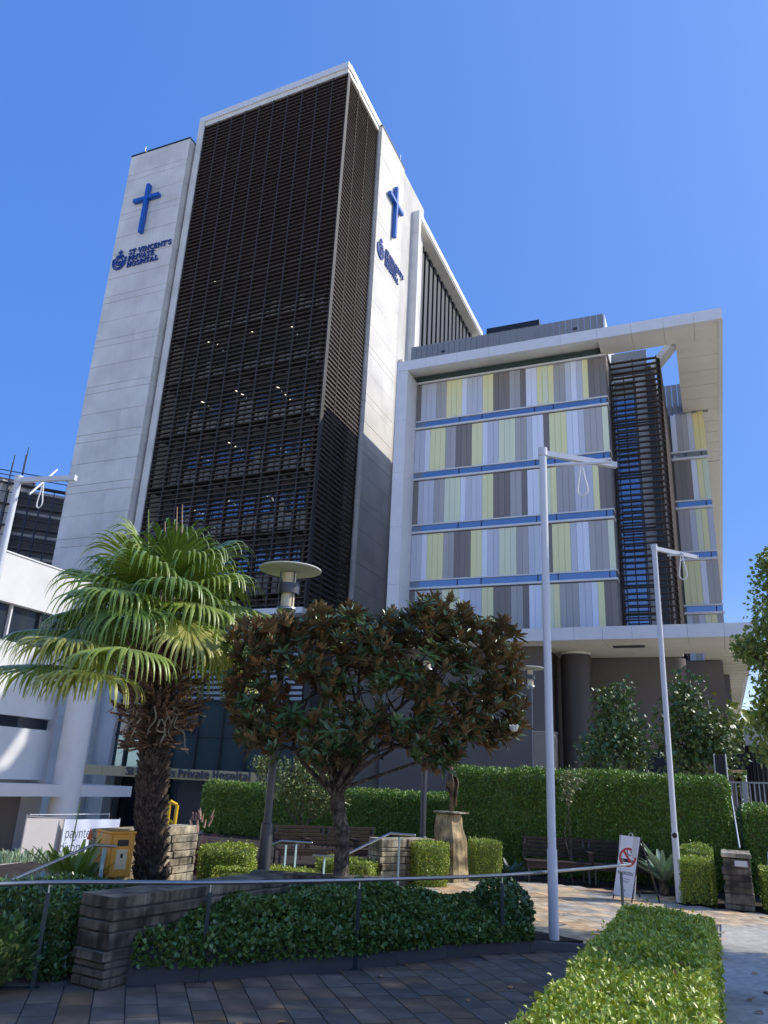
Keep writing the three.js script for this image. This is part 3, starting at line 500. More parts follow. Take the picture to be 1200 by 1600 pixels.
hedge('clipped_hedge', 'clipped hedge at the right edge beside the garden steps', 'hedge', { x0: 0.42, x1: 4.2, z0: -21.6, z1: -20.3, y1: 1.72, leaf: 0.06, density: 1200, mat: hedgeLeaf, seed: 45, sprigs: 0.65 });
hedge('box_cube', 'clipped box cube in front of the rough stone plinth', 'shrub', { x0: -6.08, x1: -5.4, z0: -16.75, z1: -16.05, y1: 0.8, turn: 0.72, leaf: 0.034, density: 3000, mat: boxLeaf, seed: 46 });
hedge('box_cube', 'clipped box cube half hidden behind the rough stone plinth', 'shrub', { x0: -5.35, x1: -4.75, z0: -18.75, z1: -18.0, y1: 0.8, turn: 0.5, leaf: 0.034, density: 2600, mat: boxLeaf, seed: 47 });
hedge('box_cube', 'clipped box cube at the foot of the white pole beside the agave', 'shrub', { x0: -0.93, x1: -0.32, z0: -18.3, z1: -17.6, y1: 0.78, leaf: 0.034, density: 3000, mat: boxLeaf, seed: 48 });
hedge('box_mound', 'rounded box mound just behind the cube shrub at the white pole', 'shrub', { x0: -0.95, x1: -0.3, z0: -19.6, z1: -18.7, y1: 0.93, leaf: 0.036, density: 2400, mat: boxLeaf, seed: 49, wobble: 0.09 });
hedge('box_cube', 'sunlit box shrub at the right edge past the stone pillar', 'shrub', { x0: 0.55, x1: 1.5, z0: -18.6, z1: -17.5, y1: 0.72, leaf: 0.036, density: 2400, mat: boxLeaf, seed: 50 });
hedge('box_cube', 'low box hedge beside the palm trunk', 'shrub', { x0: -8.7, x1: -7.8, z0: -13.2, z1: -12.4, y1: 0.72, turn: 0.5, leaf: 0.036, density: 2200, mat: boxLeaf, seed: 51 });
hedge('box_mat', 'flat mat of lime box below the purple grass', 'shrub', { x0: -8.2, x1: -6.6, z0: -13.4, z1: -12.2, y1: 0.42, turn: 0.3, leaf: 0.034, density: 2200, mat: limeLeaf, seed: 52 });
hedge('box_mat', 'sloping lime shrub to the left of the pale block pier', 'shrub', { x0: -7.7, x1: -6.5, z0: -16.2, z1: -15.2, y1: 0.42, leaf: 0.034, density: 2200, mat: limeLeaf, seed: 53 });

// ground cover in the raised bed
{
  const T = thing('bed_shrubs', 'dark glossy groundcover filling the raised bed under the magnolia', 'groundcover', [0, 0, 0]);
  const R = rng(61), nz = makeNoise(62), items = [];
  const area = [...kerbLine.slice(0, 5).map(([x, z]) => [x - 0.06, z - 0.06]), [-2.55, -11.5], [-3.4, -11.5], [-4.4, -10.9], [-5.1, -10.0], [-5.25, -8.9]];
  const front = (x, z) => { let m = 9; for (let i = 0; i < kerbLine.length - 1; i++) { const [a, b] = kerbLine[i], [c, d] = kerbLine[i + 1], L2 = (c - a) ** 2 + (d - b) ** 2, t = Math.max(0, Math.min(1, ((x - a) * (c - a) + (z - b) * (d - b)) / L2)); m = Math.min(m, Math.hypot(x - a - t * (c - a), z - b - t * (d - b))); } return m; };
  const height = (x, z) => { const f = front(x, z), side = Math.min(1, Math.max(0, (-2.5 - x) / 1.7)); return (0.2 + 0.42 * Math.sqrt(Math.min(1, f / 0.55)) * (0.25 + 0.75 * side)) * (0.85 + 0.3 * nz(x * 2.4 + 50, z * 2.4 + 50, 4096)); };
  const core = [];
  for (let i = 0; i < 260; i++) { const x = -6.1 + R() * 4.2, z = -12 + R() * 5.2; if (!inside(area, x, z) || front(x, z) < 0.42) continue; const h = height(x, z) - 0.14; core.push(new THREE.IcosahedronGeometry(1, 1).scale(0.24, h / 2, 0.24).translate(x, h / 2 - 0.02, z)); }
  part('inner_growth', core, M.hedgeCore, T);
  while (items.length < 52000) {
    const x = -6.2 + R() * 4.5, z = -12.1 + R() * 5.4; if (!inside(area, x, z)) continue;
    const h = height(x, z), f = front(x, z); if (f > 0.5 && R() < 0.35) continue; const low = f < 0.36 ? 0.3 + 0.7 * R() : 1 - R() * R() * 0.35, p = V(x, Math.max(0.16, h * low), z); if (f < 0.25) { p.x += 0.1; p.z += 0.08; }
    items.push({ p, axis: rndDir(R).add(V(0.25, 0.5, 0.35)), flat: rndDir(R).add(V(0, 0.9, 0)), s: 0.048 * (0.7 + R() * 0.7) });
  }
  scatter('foliage', LEAF_WIDE, leafMat(0.125, 0.21, 0.05, 0.3, 0.2), items, T, 0.4, 63);
  const b = thing('round_shrub', 'small round dark shrub at the end of the raised bed by the handrail post', 'shrub', away(783, 1452, 11.75).setY(0));
  part('inner_growth', new THREE.IcosahedronGeometry(0.3, 2).translate(0, 0.33, 0), M.hedgeCore, b);
  const it = []; for (let i = 0; i < 2600; i++) { const d = rndDir(R); if (d.y < -0.6) continue; it.push({ p: d.clone().multiplyScalar(0.36 + R() * 0.06).add(V(0, 0.36, 0)), axis: d.clone().multiplyScalar(0.5).add(rndDir(R)), flat: d.clone().add(rndDir(R).multiplyScalar(0.8)), s: 0.06 * (0.7 + R() * 0.6) }); }
  scatter('foliage', LEAF_WIDE, darkLeaf, it, b, 0.35, 64);
}

// tree limbs: tapered tubes with a little wander
function limb(a, b, r0, r1, R, bend = 0.12, n = 8) {
  const m1 = a.clone().lerp(b, 0.35).add(rndDir(R).multiplyScalar(a.distanceTo(b) * bend)), m2 = a.clone().lerp(b, 0.7).add(rndDir(R).multiplyScalar(a.distanceTo(b) * bend));
  const curve = new THREE.CatmullRomCurve3([a, m1, m2, b]), g = new THREE.TubeGeometry(curve, 8, 1, n, false), P = g.attributes.position, per = n + 1;
  for (let i = 0; i <= 8; i++) { const c = curve.getPointAt(i / 8), r = r0 + (r1 - r0) * (i / 8); for (let j = 0; j < per; j++) { const k = i * per + j, v = V(P.getX(k), P.getY(k), P.getZ(k)).sub(c).multiplyScalar(r * (1 + 0.12 * Math.sin(j * 2.3 + i))).add(c); P.setXYZ(k, v.x, v.y, v.z); } }
  g.computeVertexNormals(); return g;
}
// ---------------------------------------------------------------- magnolia
{
  const base = away(528, 1392, 12.9).setY(0.05), T = thing('magnolia_tree', 'magnolia with glossy green leaves and rust brown undersides in the raised bed', 'tree', base);
  const R = rng(71), w = (px, py, D = 12.9) => away(px, py, D).sub(base);
  const fork = w(527, 1245), limbs = [limb(V(0.02, 0, 0), w(536, 1325), 0.13, 0.105, R, 0.05, 14), limb(w(536, 1325), fork, 0.105, 0.115, R, 0.06, 14)];
  const ends = [];
  const mains = [[400, 1120, 12.4], [430, 1040, 13.3], [480, 1010, 12.2], [540, 1030, 13.6], [585, 1000, 12.5], [640, 1040, 13.4], [690, 1060, 12.4], [740, 1100, 13.0], [650, 1140, 12.0], [450, 1130, 13.8], [600, 1110, 14.0]];
  for (const [x, y, D] of mains) { const e = w(x, y, D); limbs.push(limb(fork.clone().add(rndDir(R).multiplyScalar(0.05)), e, 0.048, 0.016, R, 0.13)); for (let k = 0; k < 7; k++) { const q = e.clone().lerp(fork, 0.25 + R() * 0.3).lerp(e, R()), t = q.clone().add(rndDir(R).multiplyScalar(0.55)).add(V(0, 0.25, 0)); limbs.push(limb(q, t, 0.022, 0.008, R, 0.1, 6)); ends.push(t); } }
  limbs.push(limb(fork.clone().add(V(0, 0.1, 0)), w(790, 1120, 12.6), 0.032, 0.01, R, 0.08));
  part('trunk', limbs, M.bark, T);
  // a rosette of leaves: green above, rusty below
  function blade(L, W, side) {
    const n = 5, pos = [], idx = [], off = side * 0.0016;
    for (let i = 0; i <= n; i++) { const t = i / n, wd = W * Math.pow(Math.sin(Math.PI * Math.min(0.985, 0.06 + t * 0.93)), 0.8), z = t * L, y = 0.10 * L * t * t * -1 + 0.02; pos.push(-wd, y + wd * 0.30 + off, z, 0, y + off, z, wd, y + wd * 0.30 + off, z); }
    for (let i = 0; i < n; i++) for (const j of [0, 1]) { const a = i * 3 + j, b = a + 1, c = a + 3, d = a + 4; if (side > 0) idx.push(a, c, b, b, c, d); else idx.push(a, b, c, b, d, c); }
    const g = new THREE.BufferGeometry(); g.setAttribute('position', new THREE.Float32BufferAttribute(pos, 3)); g.setIndex(idx); g.computeVertexNormals(); return g;
  }
  function rosette(n, open, R2) {
    const tops = [], backs = [];
    for (let i = 0; i < n; i++) {
      const a = i * 2.4 + R2() * 0.4, lift = open + (i / n - 0.5) * 0.7 + (R2() - 0.5) * 0.3, L = 0.19 * (0.7 + R2() * 0.5), W = L * 0.15;
      const ax = V(Math.cos(a) * Math.cos(lift), Math.sin(lift), Math.sin(a) * Math.cos(lift)), fl = V(-Math.cos(a) * Math.sin(lift), Math.cos(lift), -Math.sin(a) * Math.sin(lift)).add(rndDir(R2).multiplyScalar(0.25));
      const m = basisFor(ax, fl, 1, ax.clone().multiplyScalar(0.015), new THREE.Matrix4()); tops.push(blade(L, W, 1).applyMatrix4(m)); backs.push(blade(L, W, -1).applyMatrix4(m));
    }
    return [mergeGeometries(tops), mergeGeometries(backs)];
  }
  const green = new THREE.MeshPhysicalMaterial({ color: lin(0.072, 0.12, 0.038), roughness: 0.24, side: THREE.DoubleSide }), rust = new THREE.MeshPhysicalMaterial({ color: lin(0.28, 0.165, 0.066), roughness: 0.75, side: THREE.DoubleSide, transmission: 0.25, thickness: 0 });
  const kinds = [rosette(14, 0.75, R), rosette(12, 0.3, R), rosette(15, 1.05, R)], sets = [[], [], []];
  const spots = [];
  const c = w(585, 1070), inCrown = (px, py) => {            // the crown's silhouette: flat top, full shoulders, hollow underneath
    const top = 965 + 22 * Math.abs((px - 570) / 220) ** 2.4 - (Math.abs(px - 700) < 60 ? 14 : 0) + 9 * Math.sin(px * 0.11) + 7 * Math.sin(px * 0.043 + 1), u = (px - 585) / 228;
    if (Math.abs(u) > 1 || py < top) return false;
    const bottom = px < 480 ? 1198 - Math.abs(px - 430) * 0.8 : px < 610 ? 1212 - Math.abs(px - 530) * 0.35 : px < 735 ? 1160 + 50 * Math.exp(-(((px - 680) / 40) ** 2)) : 1182 - Math.abs(px - 770) * 0.9;
    for (const [gx, gy, ga, gb] of [[478, 1098, 30, 24], [560, 1085, 20, 30], [622, 1108, 34, 20], [640, 1030, 18, 14], [436, 1066, 14, 14], [520, 1040, 12, 22], [700, 1075, 20, 12], [590, 1180, 26, 22], [455, 1180, 16, 14], [745, 1060, 12, 12]]) if (((px - gx) / ga) ** 2 + ((py - gy) / gb) ** 2 < 1) return false;
    const edge = px < 400 ? 1000 - (px - 350) * 0.5 : 0; return py < bottom && py > edge;
  };
  let guard = 0;
  while (spots.length < 1250 && guard++ < 90000) {
    const px = 350 + R() * 470, py = 940 + R() * 275, D = 12.9 + (R() * 2 - 1) * 1.45; if (!inCrown(px, py)) continue;
    const u = (px - 585) / 228, v = (D - 12.9) / 1.45, t = (py - 965) / 220; if (u * u + v * v > 1) continue;
    const shell = Math.max(u * u + v * v, 1 - t * 1.3); if (R() > 0.16 + shell * shell) continue;      // leaves sit at the outside
    spots.push(w(px, py, D));
  }
  for (const [px, py, D] of [[697, 1175, 12.0], [690, 1160, 12.1], [700, 1195, 12.1], [765, 985, 12.9], [700, 945, 12.8], [690, 950, 12.9], [545, 952, 12.9], [800, 1085, 12.6], [805, 1110, 12.6], [795, 1150, 12.5]]) spots.push(w(px, py, D));
  for (const e of ends) if (R() < 0.35) spots.push(e);
  for (const p of spots) { const out = p.clone().sub(w(560, 1180)).normalize().multiplyScalar(0.7).add(V(0, 0.75, 0)).add(rndDir(R).multiplyScalar(0.45)).normalize(); const k = Math.floor(R() * 3), side = rndDir(R); sets[k].push({ p, axis: side.cross(out), flat: out, s: 0.85 + R() * 0.5 }); }
  sets.forEach((items, k) => { scatter('crown', kinds[k][0], green, items, T, 0.3, 73 + k); scatter('crown', kinds[k][1], rust, items, T, 0.35, 73 + k); });
  const blossom = w(803, 1140, 12.3); part('blossom', [0, 1, 2, 3, 4, 5].map((i) => new THREE.SphereGeometry(0.05, 8, 6).scale(0.6, 1.2, 0.4).translate(0, 0.04, 0.03).rotateX(0.5).rotateY(i * 1.05).translate(blossom.x, blossom.y, blossom.z)), mat(0.8, 0.78, 0.68, 0.6), T);
}
// ---------------------------------------------------------------- fan palm
{
  const base = away(237, 1378, 14.5).setY(0), T = thing('fan_palm', 'fan palm with drooping leaf tips and a skirt of dead brown leaf bases', 'palm', base);
  const R = rng(81), w = (px, py, D = 14.5) => away(px, py, D).sub(base);
  const heart = w(252, 968), pts = [V(0, 0, 0), w(236, 1250), w(243, 1150), w(250, 1060), heart];
  const prof = (t) => 0.25 - 0.04 * t;
  const curve = new THREE.CatmullRomCurve3(pts), tg = new THREE.TubeGeometry(curve, 40, 1, 18, false), P = tg.attributes.position;
  for (let i = 0; i <= 40; i++) { const cc = curve.getPointAt(i / 40), r = prof(i / 40) * 0.86; for (let j = 0; j <= 18; j++) { const k = i * 19 + j, v = V(P.getX(k), P.getY(k), P.getZ(k)).sub(cc).multiplyScalar(r * (1 + 0.1 * Math.sin(i * 2.1 + (j % 18) * 1.7))).add(cc); P.setXYZ(k, v.x, v.y, v.z); } }
  tg.computeVertexNormals(); part('trunk', tg, M.palmBark, T);
  // cut leaf bases up the trunk
  const stub = (L, W) => { const g = new THREE.BoxGeometry(W, 0.035, L, 1, 1, 3).translate(0, 0, L / 2), q = g.attributes.position; for (let i = 0; i < q.count; i++) { const t = q.getZ(i) / L; q.setX(i, q.getX(i) * (1 - 0.75 * t)); q.setY(i, q.getY(i) + t * t * L * 0.18); } g.computeVertexNormals(); return g; };
  const stubs = [], skirt = [];
  for (let i = 0; i < 620; i++) { const t = R() * 0.72, a = i * 2.39996, cc = curve.getPointAt(t), r = prof(t) * 0.84, d = V(Math.cos(a), 0, Math.sin(a)); stubs.push(stub(0.12 + R() * 0.08, 0.10).applyMatrix4(basisFor(d.clone().multiplyScalar(0.35).add(V(0, 0.8 + R() * 0.3, 0)), d, 1, cc.addScaledVector(d, r), new THREE.Matrix4()))); }
  part('leaf_bases', stubs, M.palmBark, T);
  for (let i = 0; i < 330; i++) { const t = 0.52 + R() * 0.34, a = i * 2.39996, cc = curve.getPointAt(t), d = V(Math.cos(a), 0, Math.sin(a)), tilt = (t - 0.62) * 2.6 - 0.05 + (R() - 0.5) * 0.7; skirt.push(stub(0.30 + R() * 0.5 * (t > 0.6 ? 1 : 0.45), 0.07 + R() * 0.05).applyMatrix4(basisFor(d.clone().add(V(0, tilt, 0)), UP, 1, cc.addScaledVector(d, prof(t) * 0.75), new THREE.Matrix4()))); }
  part('dead_leaf_skirt', skirt, M.deadLeaf, T).userData.kind = 'stuff';
  const pale = [];
  for (let i = 0; i < 26; i++) { const a = R() * 6.28, d = V(Math.cos(a), 0, Math.sin(a)), q = curve.getPointAt(0.6 + R() * 0.16).addScaledVector(d, 0.38), e = q.clone().addScaledVector(d, 0.15 + R() * 0.35).add(V(0, -0.25 - R() * 0.35, 0)); pale.push(limb(q, e, 0.02, 0.006, R, 0.15, 5)); }
  part('dead_stalks', pale, mat(0.45, 0.38, 0.28, 0.9), T).userData.kind = 'stuff';
  // one fan: pleated segments that part and hang at the tips
  function fan(at, out, tilt, size, R2, hang) {
    const a = out.clone().multiplyScalar(Math.cos(tilt)).add(V(0, Math.sin(tilt), 0)).normalize(), s = UP.clone().cross(a).normalize(), nrm = a.clone().cross(s).normalize(); if (nrm.y < 0) nrm.negate();
    const nS = 50, span = rad(290), pos = [], idx = [];
    for (let i = 0; i < nS; i++) {
      const th = (i + 0.5) / nS * span - span / 2, dth = span / nS, len = size * (1.0 - 0.25 * Math.abs(th) / (span / 2)) * (0.9 + R2() * 0.2), d0 = a.clone().multiplyScalar(Math.cos(th)).addScaledVector(s, Math.sin(th)).addScaledVector(nrm, -0.12 * Math.abs(Math.sin(th))).normalize(), side = a.clone().multiplyScalar(-Math.sin(th)).addScaledVector(s, Math.cos(th));
      const p = at.clone(), d = d0.clone(), steps = 12, start = pos.length / 3, sway = (R2() - 0.5) * 1.1, split = 0.48 + R2() * 0.12;
      for (let k = 0; k <= steps; k++) {
        const t = k / steps, r = t * len, wd = t < split ? Math.max(0.004, r * Math.tan(dth / 2)) * 1.02 : Math.max(0.003, split * len * Math.tan(dth / 2) * Math.pow(1 - (t - split) / (1 - split) * 0.9, 0.9)), up = nrm.clone().multiplyScalar(wd * 0.75);
        for (const [q, h] of [[-1, 0], [0, 1], [1, 0]]) { const v = p.clone().addScaledVector(side, q * wd).addScaledVector(up, h); pos.push(v.x, v.y, v.z); }
        const g = t < split ? 0.025 : hang * (0.25 + (t - split) * 3.2); d.add(V(sway * 0.06, -g, sway * 0.05)).normalize(); p.addScaledVector(d, len / steps);
      }
      for (let k = 0; k < steps; k++) for (const j of [0, 1]) { const b = start + k * 3 + j; idx.push(b, b + 3, b + 1, b + 1, b + 3, b + 4); }
    }
    const g = new THREE.BufferGeometry(); g.setAttribute('position', new THREE.Float32BufferAttribute(pos, 3)); g.setIndex(idx); g.computeVertexNormals(); return g;
  }
  const greens = [leafMat(0.27, 0.38, 0.05, 0.4, 0.45), leafMat(0.34, 0.44, 0.06, 0.4, 0.45), leafMat(0.18, 0.29, 0.045, 0.4, 0.4), leafMat(0.50, 0.50, 0.10, 0.5, 0.45)], stalkM = leafMat(0.16, 0.22, 0.05, 0.5, 0);
  const nL = 32;
  for (let i = 0; i < nL; i++) {
    const f = i / (nL - 1), az = i * 2.39996 + R() * 0.3, el = 1.45 - 1.7 * Math.pow(f, 0.95) + (R() - 0.5) * 0.15, out = V(Math.cos(az), 0, Math.sin(az)), L = 0.6 + 0.55 * f + R() * 0.15;
    const q0 = heart.clone().addScaledVector(out, 0.12).add(V(0, 0.25 - 0.45 * f, 0)), q1 = q0.clone().addScaledVector(out, Math.cos(el) * L * 0.6).add(V(0, Math.sin(el) * L * 0.62 + 0.05, 0)), q2 = q0.clone().addScaledVector(out, Math.cos(el) * L).add(V(0, Math.sin(el) * L - 0.02 * f, 0));
    const lf = part('palm_leaf', fan(q2, out, el - 0.25 - 0.3 * f, 1.2 + 0.25 * R(), R, 0.45 + 0.6 * f), greens[i > 24 && R() < 0.25 ? 3 : Math.floor(R() * 3)], T); part('leaf_stalk', tube([q0, q1, q2], 0.014, 8, 5), stalkM, lf);
  }
  // long low leaves reaching towards the white building
  for (const [px, py, D, k] of [[70, 1005, 13.6, 3], [30, 1045, 14.4, 0], [110, 965, 15.2, 2], [95, 1055, 13.2, 3], [40, 990, 15.5, 0], [150, 1020, 12.8, 1]]) {
    const q2 = w(px + 50, py - 6, D), out = q2.clone().sub(heart).setY(0).normalize(); const lf = part('palm_leaf', fan(q2, out, -0.05, 1.3, R, 0.75), greens[k], T); part('leaf_stalk', tube([heart.clone(), heart.clone().lerp(q2, 0.55).add(V(0, 0.18, 0)), q2], 0.014, 10, 5), stalkM, lf);
  }
  for (const [x, y, x2, y2] of [[232, 830, 232, 796], [272, 860, 277, 792], [283, 860, 285, 788], [258, 870, 258, 815], [252, 865, 252, 832]]) part('spear_leaf', rod(w(x, y + 80), w(x2, y2), 0.02, 0.008, 5), x < 240 ? greens[1] : mat(0.42, 0.30, 0.18, 0.9), T);
  const tuft = part('palm_leaf', fan(w(455, 985, 15.6), V(0.8, 0, -0.3).normalize(), 0.2, 0.7, R, 0.5), greens[1], T); part('leaf_stalk', tube([heart.clone(), w(380, 950, 15.2), w(455, 985, 15.6)], 0.014, 10, 5), stalkM, tuft);
}
// ---------------------------------------------------------------- broad-leaved trees
function tree(name, label, base, height, centres, { leaf, count, lm, trunkR = 0.12, seed, group, geo = LEAF_WIDE, fork = 0.45 }) {
  const T = thing(name, label, 'tree', base, 0, group), R = rng(seed), limbs = [], f = V(0, height * fork, 0);
  limbs.push(limb(V(0, -0.1, 0), f, trunkR, trunkR * 0.75, R, 0.02, 10));
  const clumps = [];
  for (const [c, r] of centres) {
    limbs.push(limb(f.clone().lerp(V(0, 0.2, 0), R() * 0.3), c, trunkR * 0.55, trunkR * 0.12, R, 0.08, 7));
    const n = Math.ceil(14 * r * r + 6); for (let i = 0; i < n; i++) { const d = rndDir(R).multiplyScalar(r * Math.cbrt(0.25 + 0.75 * R())); clumps.push([c.clone().add(d), d.clone().normalize()]); }
  }
  for (let i = 0; i < Math.min(120, clumps.length); i++) { const [p] = clumps[Math.floor(R() * clumps.length)]; let best = centres[0][0]; for (const [c] of centres) if (c.distanceTo(p) < best.distanceTo(p)) best = c; limbs.push(limb(best, p, trunkR * 0.12, 0.006, R, 0.1, 5)); }
  part('trunk', limbs, M.bark, T);
  const items = [], per = Math.ceil(count / clumps.length);
  for (const [p, d] of clumps) for (let k = 0; k < per; k++) { const q = rndDir(R).multiplyScalar(leaf * 3.2 * Math.cbrt(R())); items.push({ p: p.clone().add(q), axis: rndDir(R).add(d.clone().multiplyScalar(0.4)).add(V(0, -0.35, 0)), flat: rndDir(R).add(V(0, 0.8, 0)), s: leaf * (0.65 + R() * 0.6) }); }
  scatter('crown', geo, lm, items, T, 0.3, seed + 1);
  return T;
}
{
  const R = rng(99), yg = leafMat(0.26, 0.32, 0.055, 0.5, 0.45), mid = leafMat(0.13, 0.20, 0.05, 0.4, 0.35);
  // young trees before the podium
  let b = away(968, 1205, 31).setY(0), c = []; for (const [x, y, r] of [[962, 1078, 0.35], [945, 1100, 0.4], [975, 1105, 0.55], [960, 1135, 0.7], [985, 1140, 0.6], [940, 1165, 0.7], [970, 1175, 0.85], [1000, 1155, 0.5], [930, 1190, 0.6], [985, 1200, 0.7]]) c.push([away(x, y, 31 + (R() - 0.5)).sub(b), r]);
  tree('young_tree', 'slender young tree before the brown podium column', b, 6, c, { leaf: 0.17, count: 2900, lm: mid, trunkR: 0.07, seed: 101, fork: 0.4 });
  b = away(1090, 1210, 30).setY(0); c = []; for (const [x, y, r] of [[1077, 1075, 0.35], [1075, 1100, 0.5], [1065, 1125, 0.5], [1085, 1130, 0.6], [1100, 1150, 0.7], [1125, 1150, 0.6], [1070, 1165, 0.7], [1100, 1185, 0.8], [1130, 1175, 0.5], [1065, 1200, 0.6]]) c.push([away(x, y, 30 + (R() - 0.5)).sub(b), r]);
  tree('young_tree', 'young tree beside the narrow black post sign under the canopy edge', b, 6, c, { leaf: 0.17, count: 2900, lm: mid, trunkR: 0.07, seed: 103, fork: 0.4 });
  b = away(1290, 1300, 29).setY(0); c = []; for (const [x, y, r] of [[1216, 875, 0.5], [1210, 915, 0.55], [1206, 955, 0.45], [1218, 975, 0.7], [1210, 1010, 0.45], [1180, 1016, 0.14], [1166, 1012, 0.1], [1200, 1035, 0.3], [1210, 1060, 0.5], [1216, 1100, 0.6], [1208, 1130, 0.45], [1212, 1165, 0.45], [1240, 900, 1.0], [1245, 1000, 1.2], [1240, 1100, 1.1]]) c.push([away(x, y, 28.5 + (R() - 0.5) * 2).sub(b), r]);
  tree('street_tree', 'leafy yellow green street tree at the right edge beside the canopy', b, 9, c, { leaf: 0.15, count: 7000, lm: yg, trunkR: 0.25, seed: 105 });
  for (const [px, D, label, sd] of [[1186, 46, 'farther street tree filling the gap below the canopy end', 113], [1222, 62, 'farthest street tree beyond the picket railing', 115]]) {
    b = away(px, 1240, D).setY(0); c = []; for (let i = 0; i < 12; i++) { const d = rndDir(R); c.push([V(d.x * 1.9, 4.2 + d.y * 2.4, d.z * 1.9), 1.2]); }
    tree('street_tree', label, b, 4.5, c, { leaf: 0.3, count: 4200, lm: yg, trunkR: 0.2, seed: sd });
  }
  // a tree out of view on the sunny side: its shade dapples the slate path
  b = V(8.2, 0, -14.9); c = []; for (let i = 0; i < 15; i++) { const d = rndDir(R); c.push([V(-1.9 + d.x * 1.9, 8.5 + d.y * 2.6, 0.35 + d.z * 2.0), 1.3]); }
  tree('shade_tree', 'broad tree standing beyond the right side of the path', b, 7, c, { leaf: 0.19, count: 21000, lm: yg, trunkR: 0.22, seed: 107 });
  // sapling in front of the low hedge
  b = away(470, 1330, 21.5).setY(0); c = []; for (const [x, y, r] of [[455, 1205, 0.4], [480, 1210, 0.45], [500, 1215, 0.4], [440, 1225, 0.35], [470, 1235, 0.45], [505, 1245, 0.3], [520, 1250, 0.25], [412, 1195, 0.12]]) c.push([away(x, y, 21.5 + (R() - 0.5) * 0.6).sub(b), r]);
  tree('flowering_sapling', 'sparse pale flowering sapling behind the grey lamp post', b, 2.4, c, { leaf: 0.085, count: 2600, lm: leafMat(0.22, 0.27, 0.08, 0.5, 0.35), trunkR: 0.03, seed: 109, fork: 0.35 });
  b = away(893, 1330, 19.6).setY(0); c = []; for (const [x, y, r] of [[885, 1215, 0.12], [900, 1220, 0.15], [885, 1240, 0.1]]) c.push([away(x, y, 19.6).sub(b), r]);
  tree('thin_sapling', 'thin bare sapling standing against the tall hedge', b, 1.2, c, { leaf: 0.06, count: 260, lm: leafMat(0.26, 0.27, 0.10, 0.5, 0.35), trunkR: 0.018, seed: 111, fork: 0.3 });
}
// ---------------------------------------------------------------- tufts, blades and bushes
function blades(name, label, category, base, n, L, W, spread, material, seed, droop = 0.6) {
  const T = thing(name, label, category, base), R = rng(seed);
  for (let i = 0; i < n; i++) {
    const a = R() * 6.28, lean = spread * Math.sqrt(R()), len = L * (0.6 + R() * 0.5), pos = [], idx = [], d = V(Math.cos(a) * Math.sin(lean), Math.cos(lean), Math.sin(a) * Math.sin(lean)), s = V(-Math.sin(a), 0, Math.cos(a)), p = V(Math.cos(a) * R() * 0.12, 0, Math.sin(a) * R() * 0.12);
    for (let k = 0; k <= 6; k++) { const t = k / 6, w = W * (0.35 + 1.3 * Math.sin(Math.PI * Math.min(0.97, 0.12 + t * 0.86))) * 0.5; for (const q of [-1, 0, 1]) { const v = p.clone().addScaledVector(s, q * w).add(V(0, Math.abs(q) * w * 0.4, 0)); pos.push(v.x, v.y, v.z); } d.add(V(Math.cos(a) * 0.06, -droop * t * 0.3, Math.sin(a) * 0.06)).normalize(); p.addScaledVector(d, len / 6); }
    for (let k = 0; k < 6; k++) for (const j of [0, 1]) { const b = k * 3 + j; idx.push(b, b + 3, b + 1, b + 1, b + 3, b + 4); }
    const g = new THREE.BufferGeometry(); g.setAttribute('position', new THREE.Float32BufferAttribute(pos, 3)); g.setIndex(idx); g.computeVertexNormals(); part('leaf', g, material, T);
  }
  return T;
}
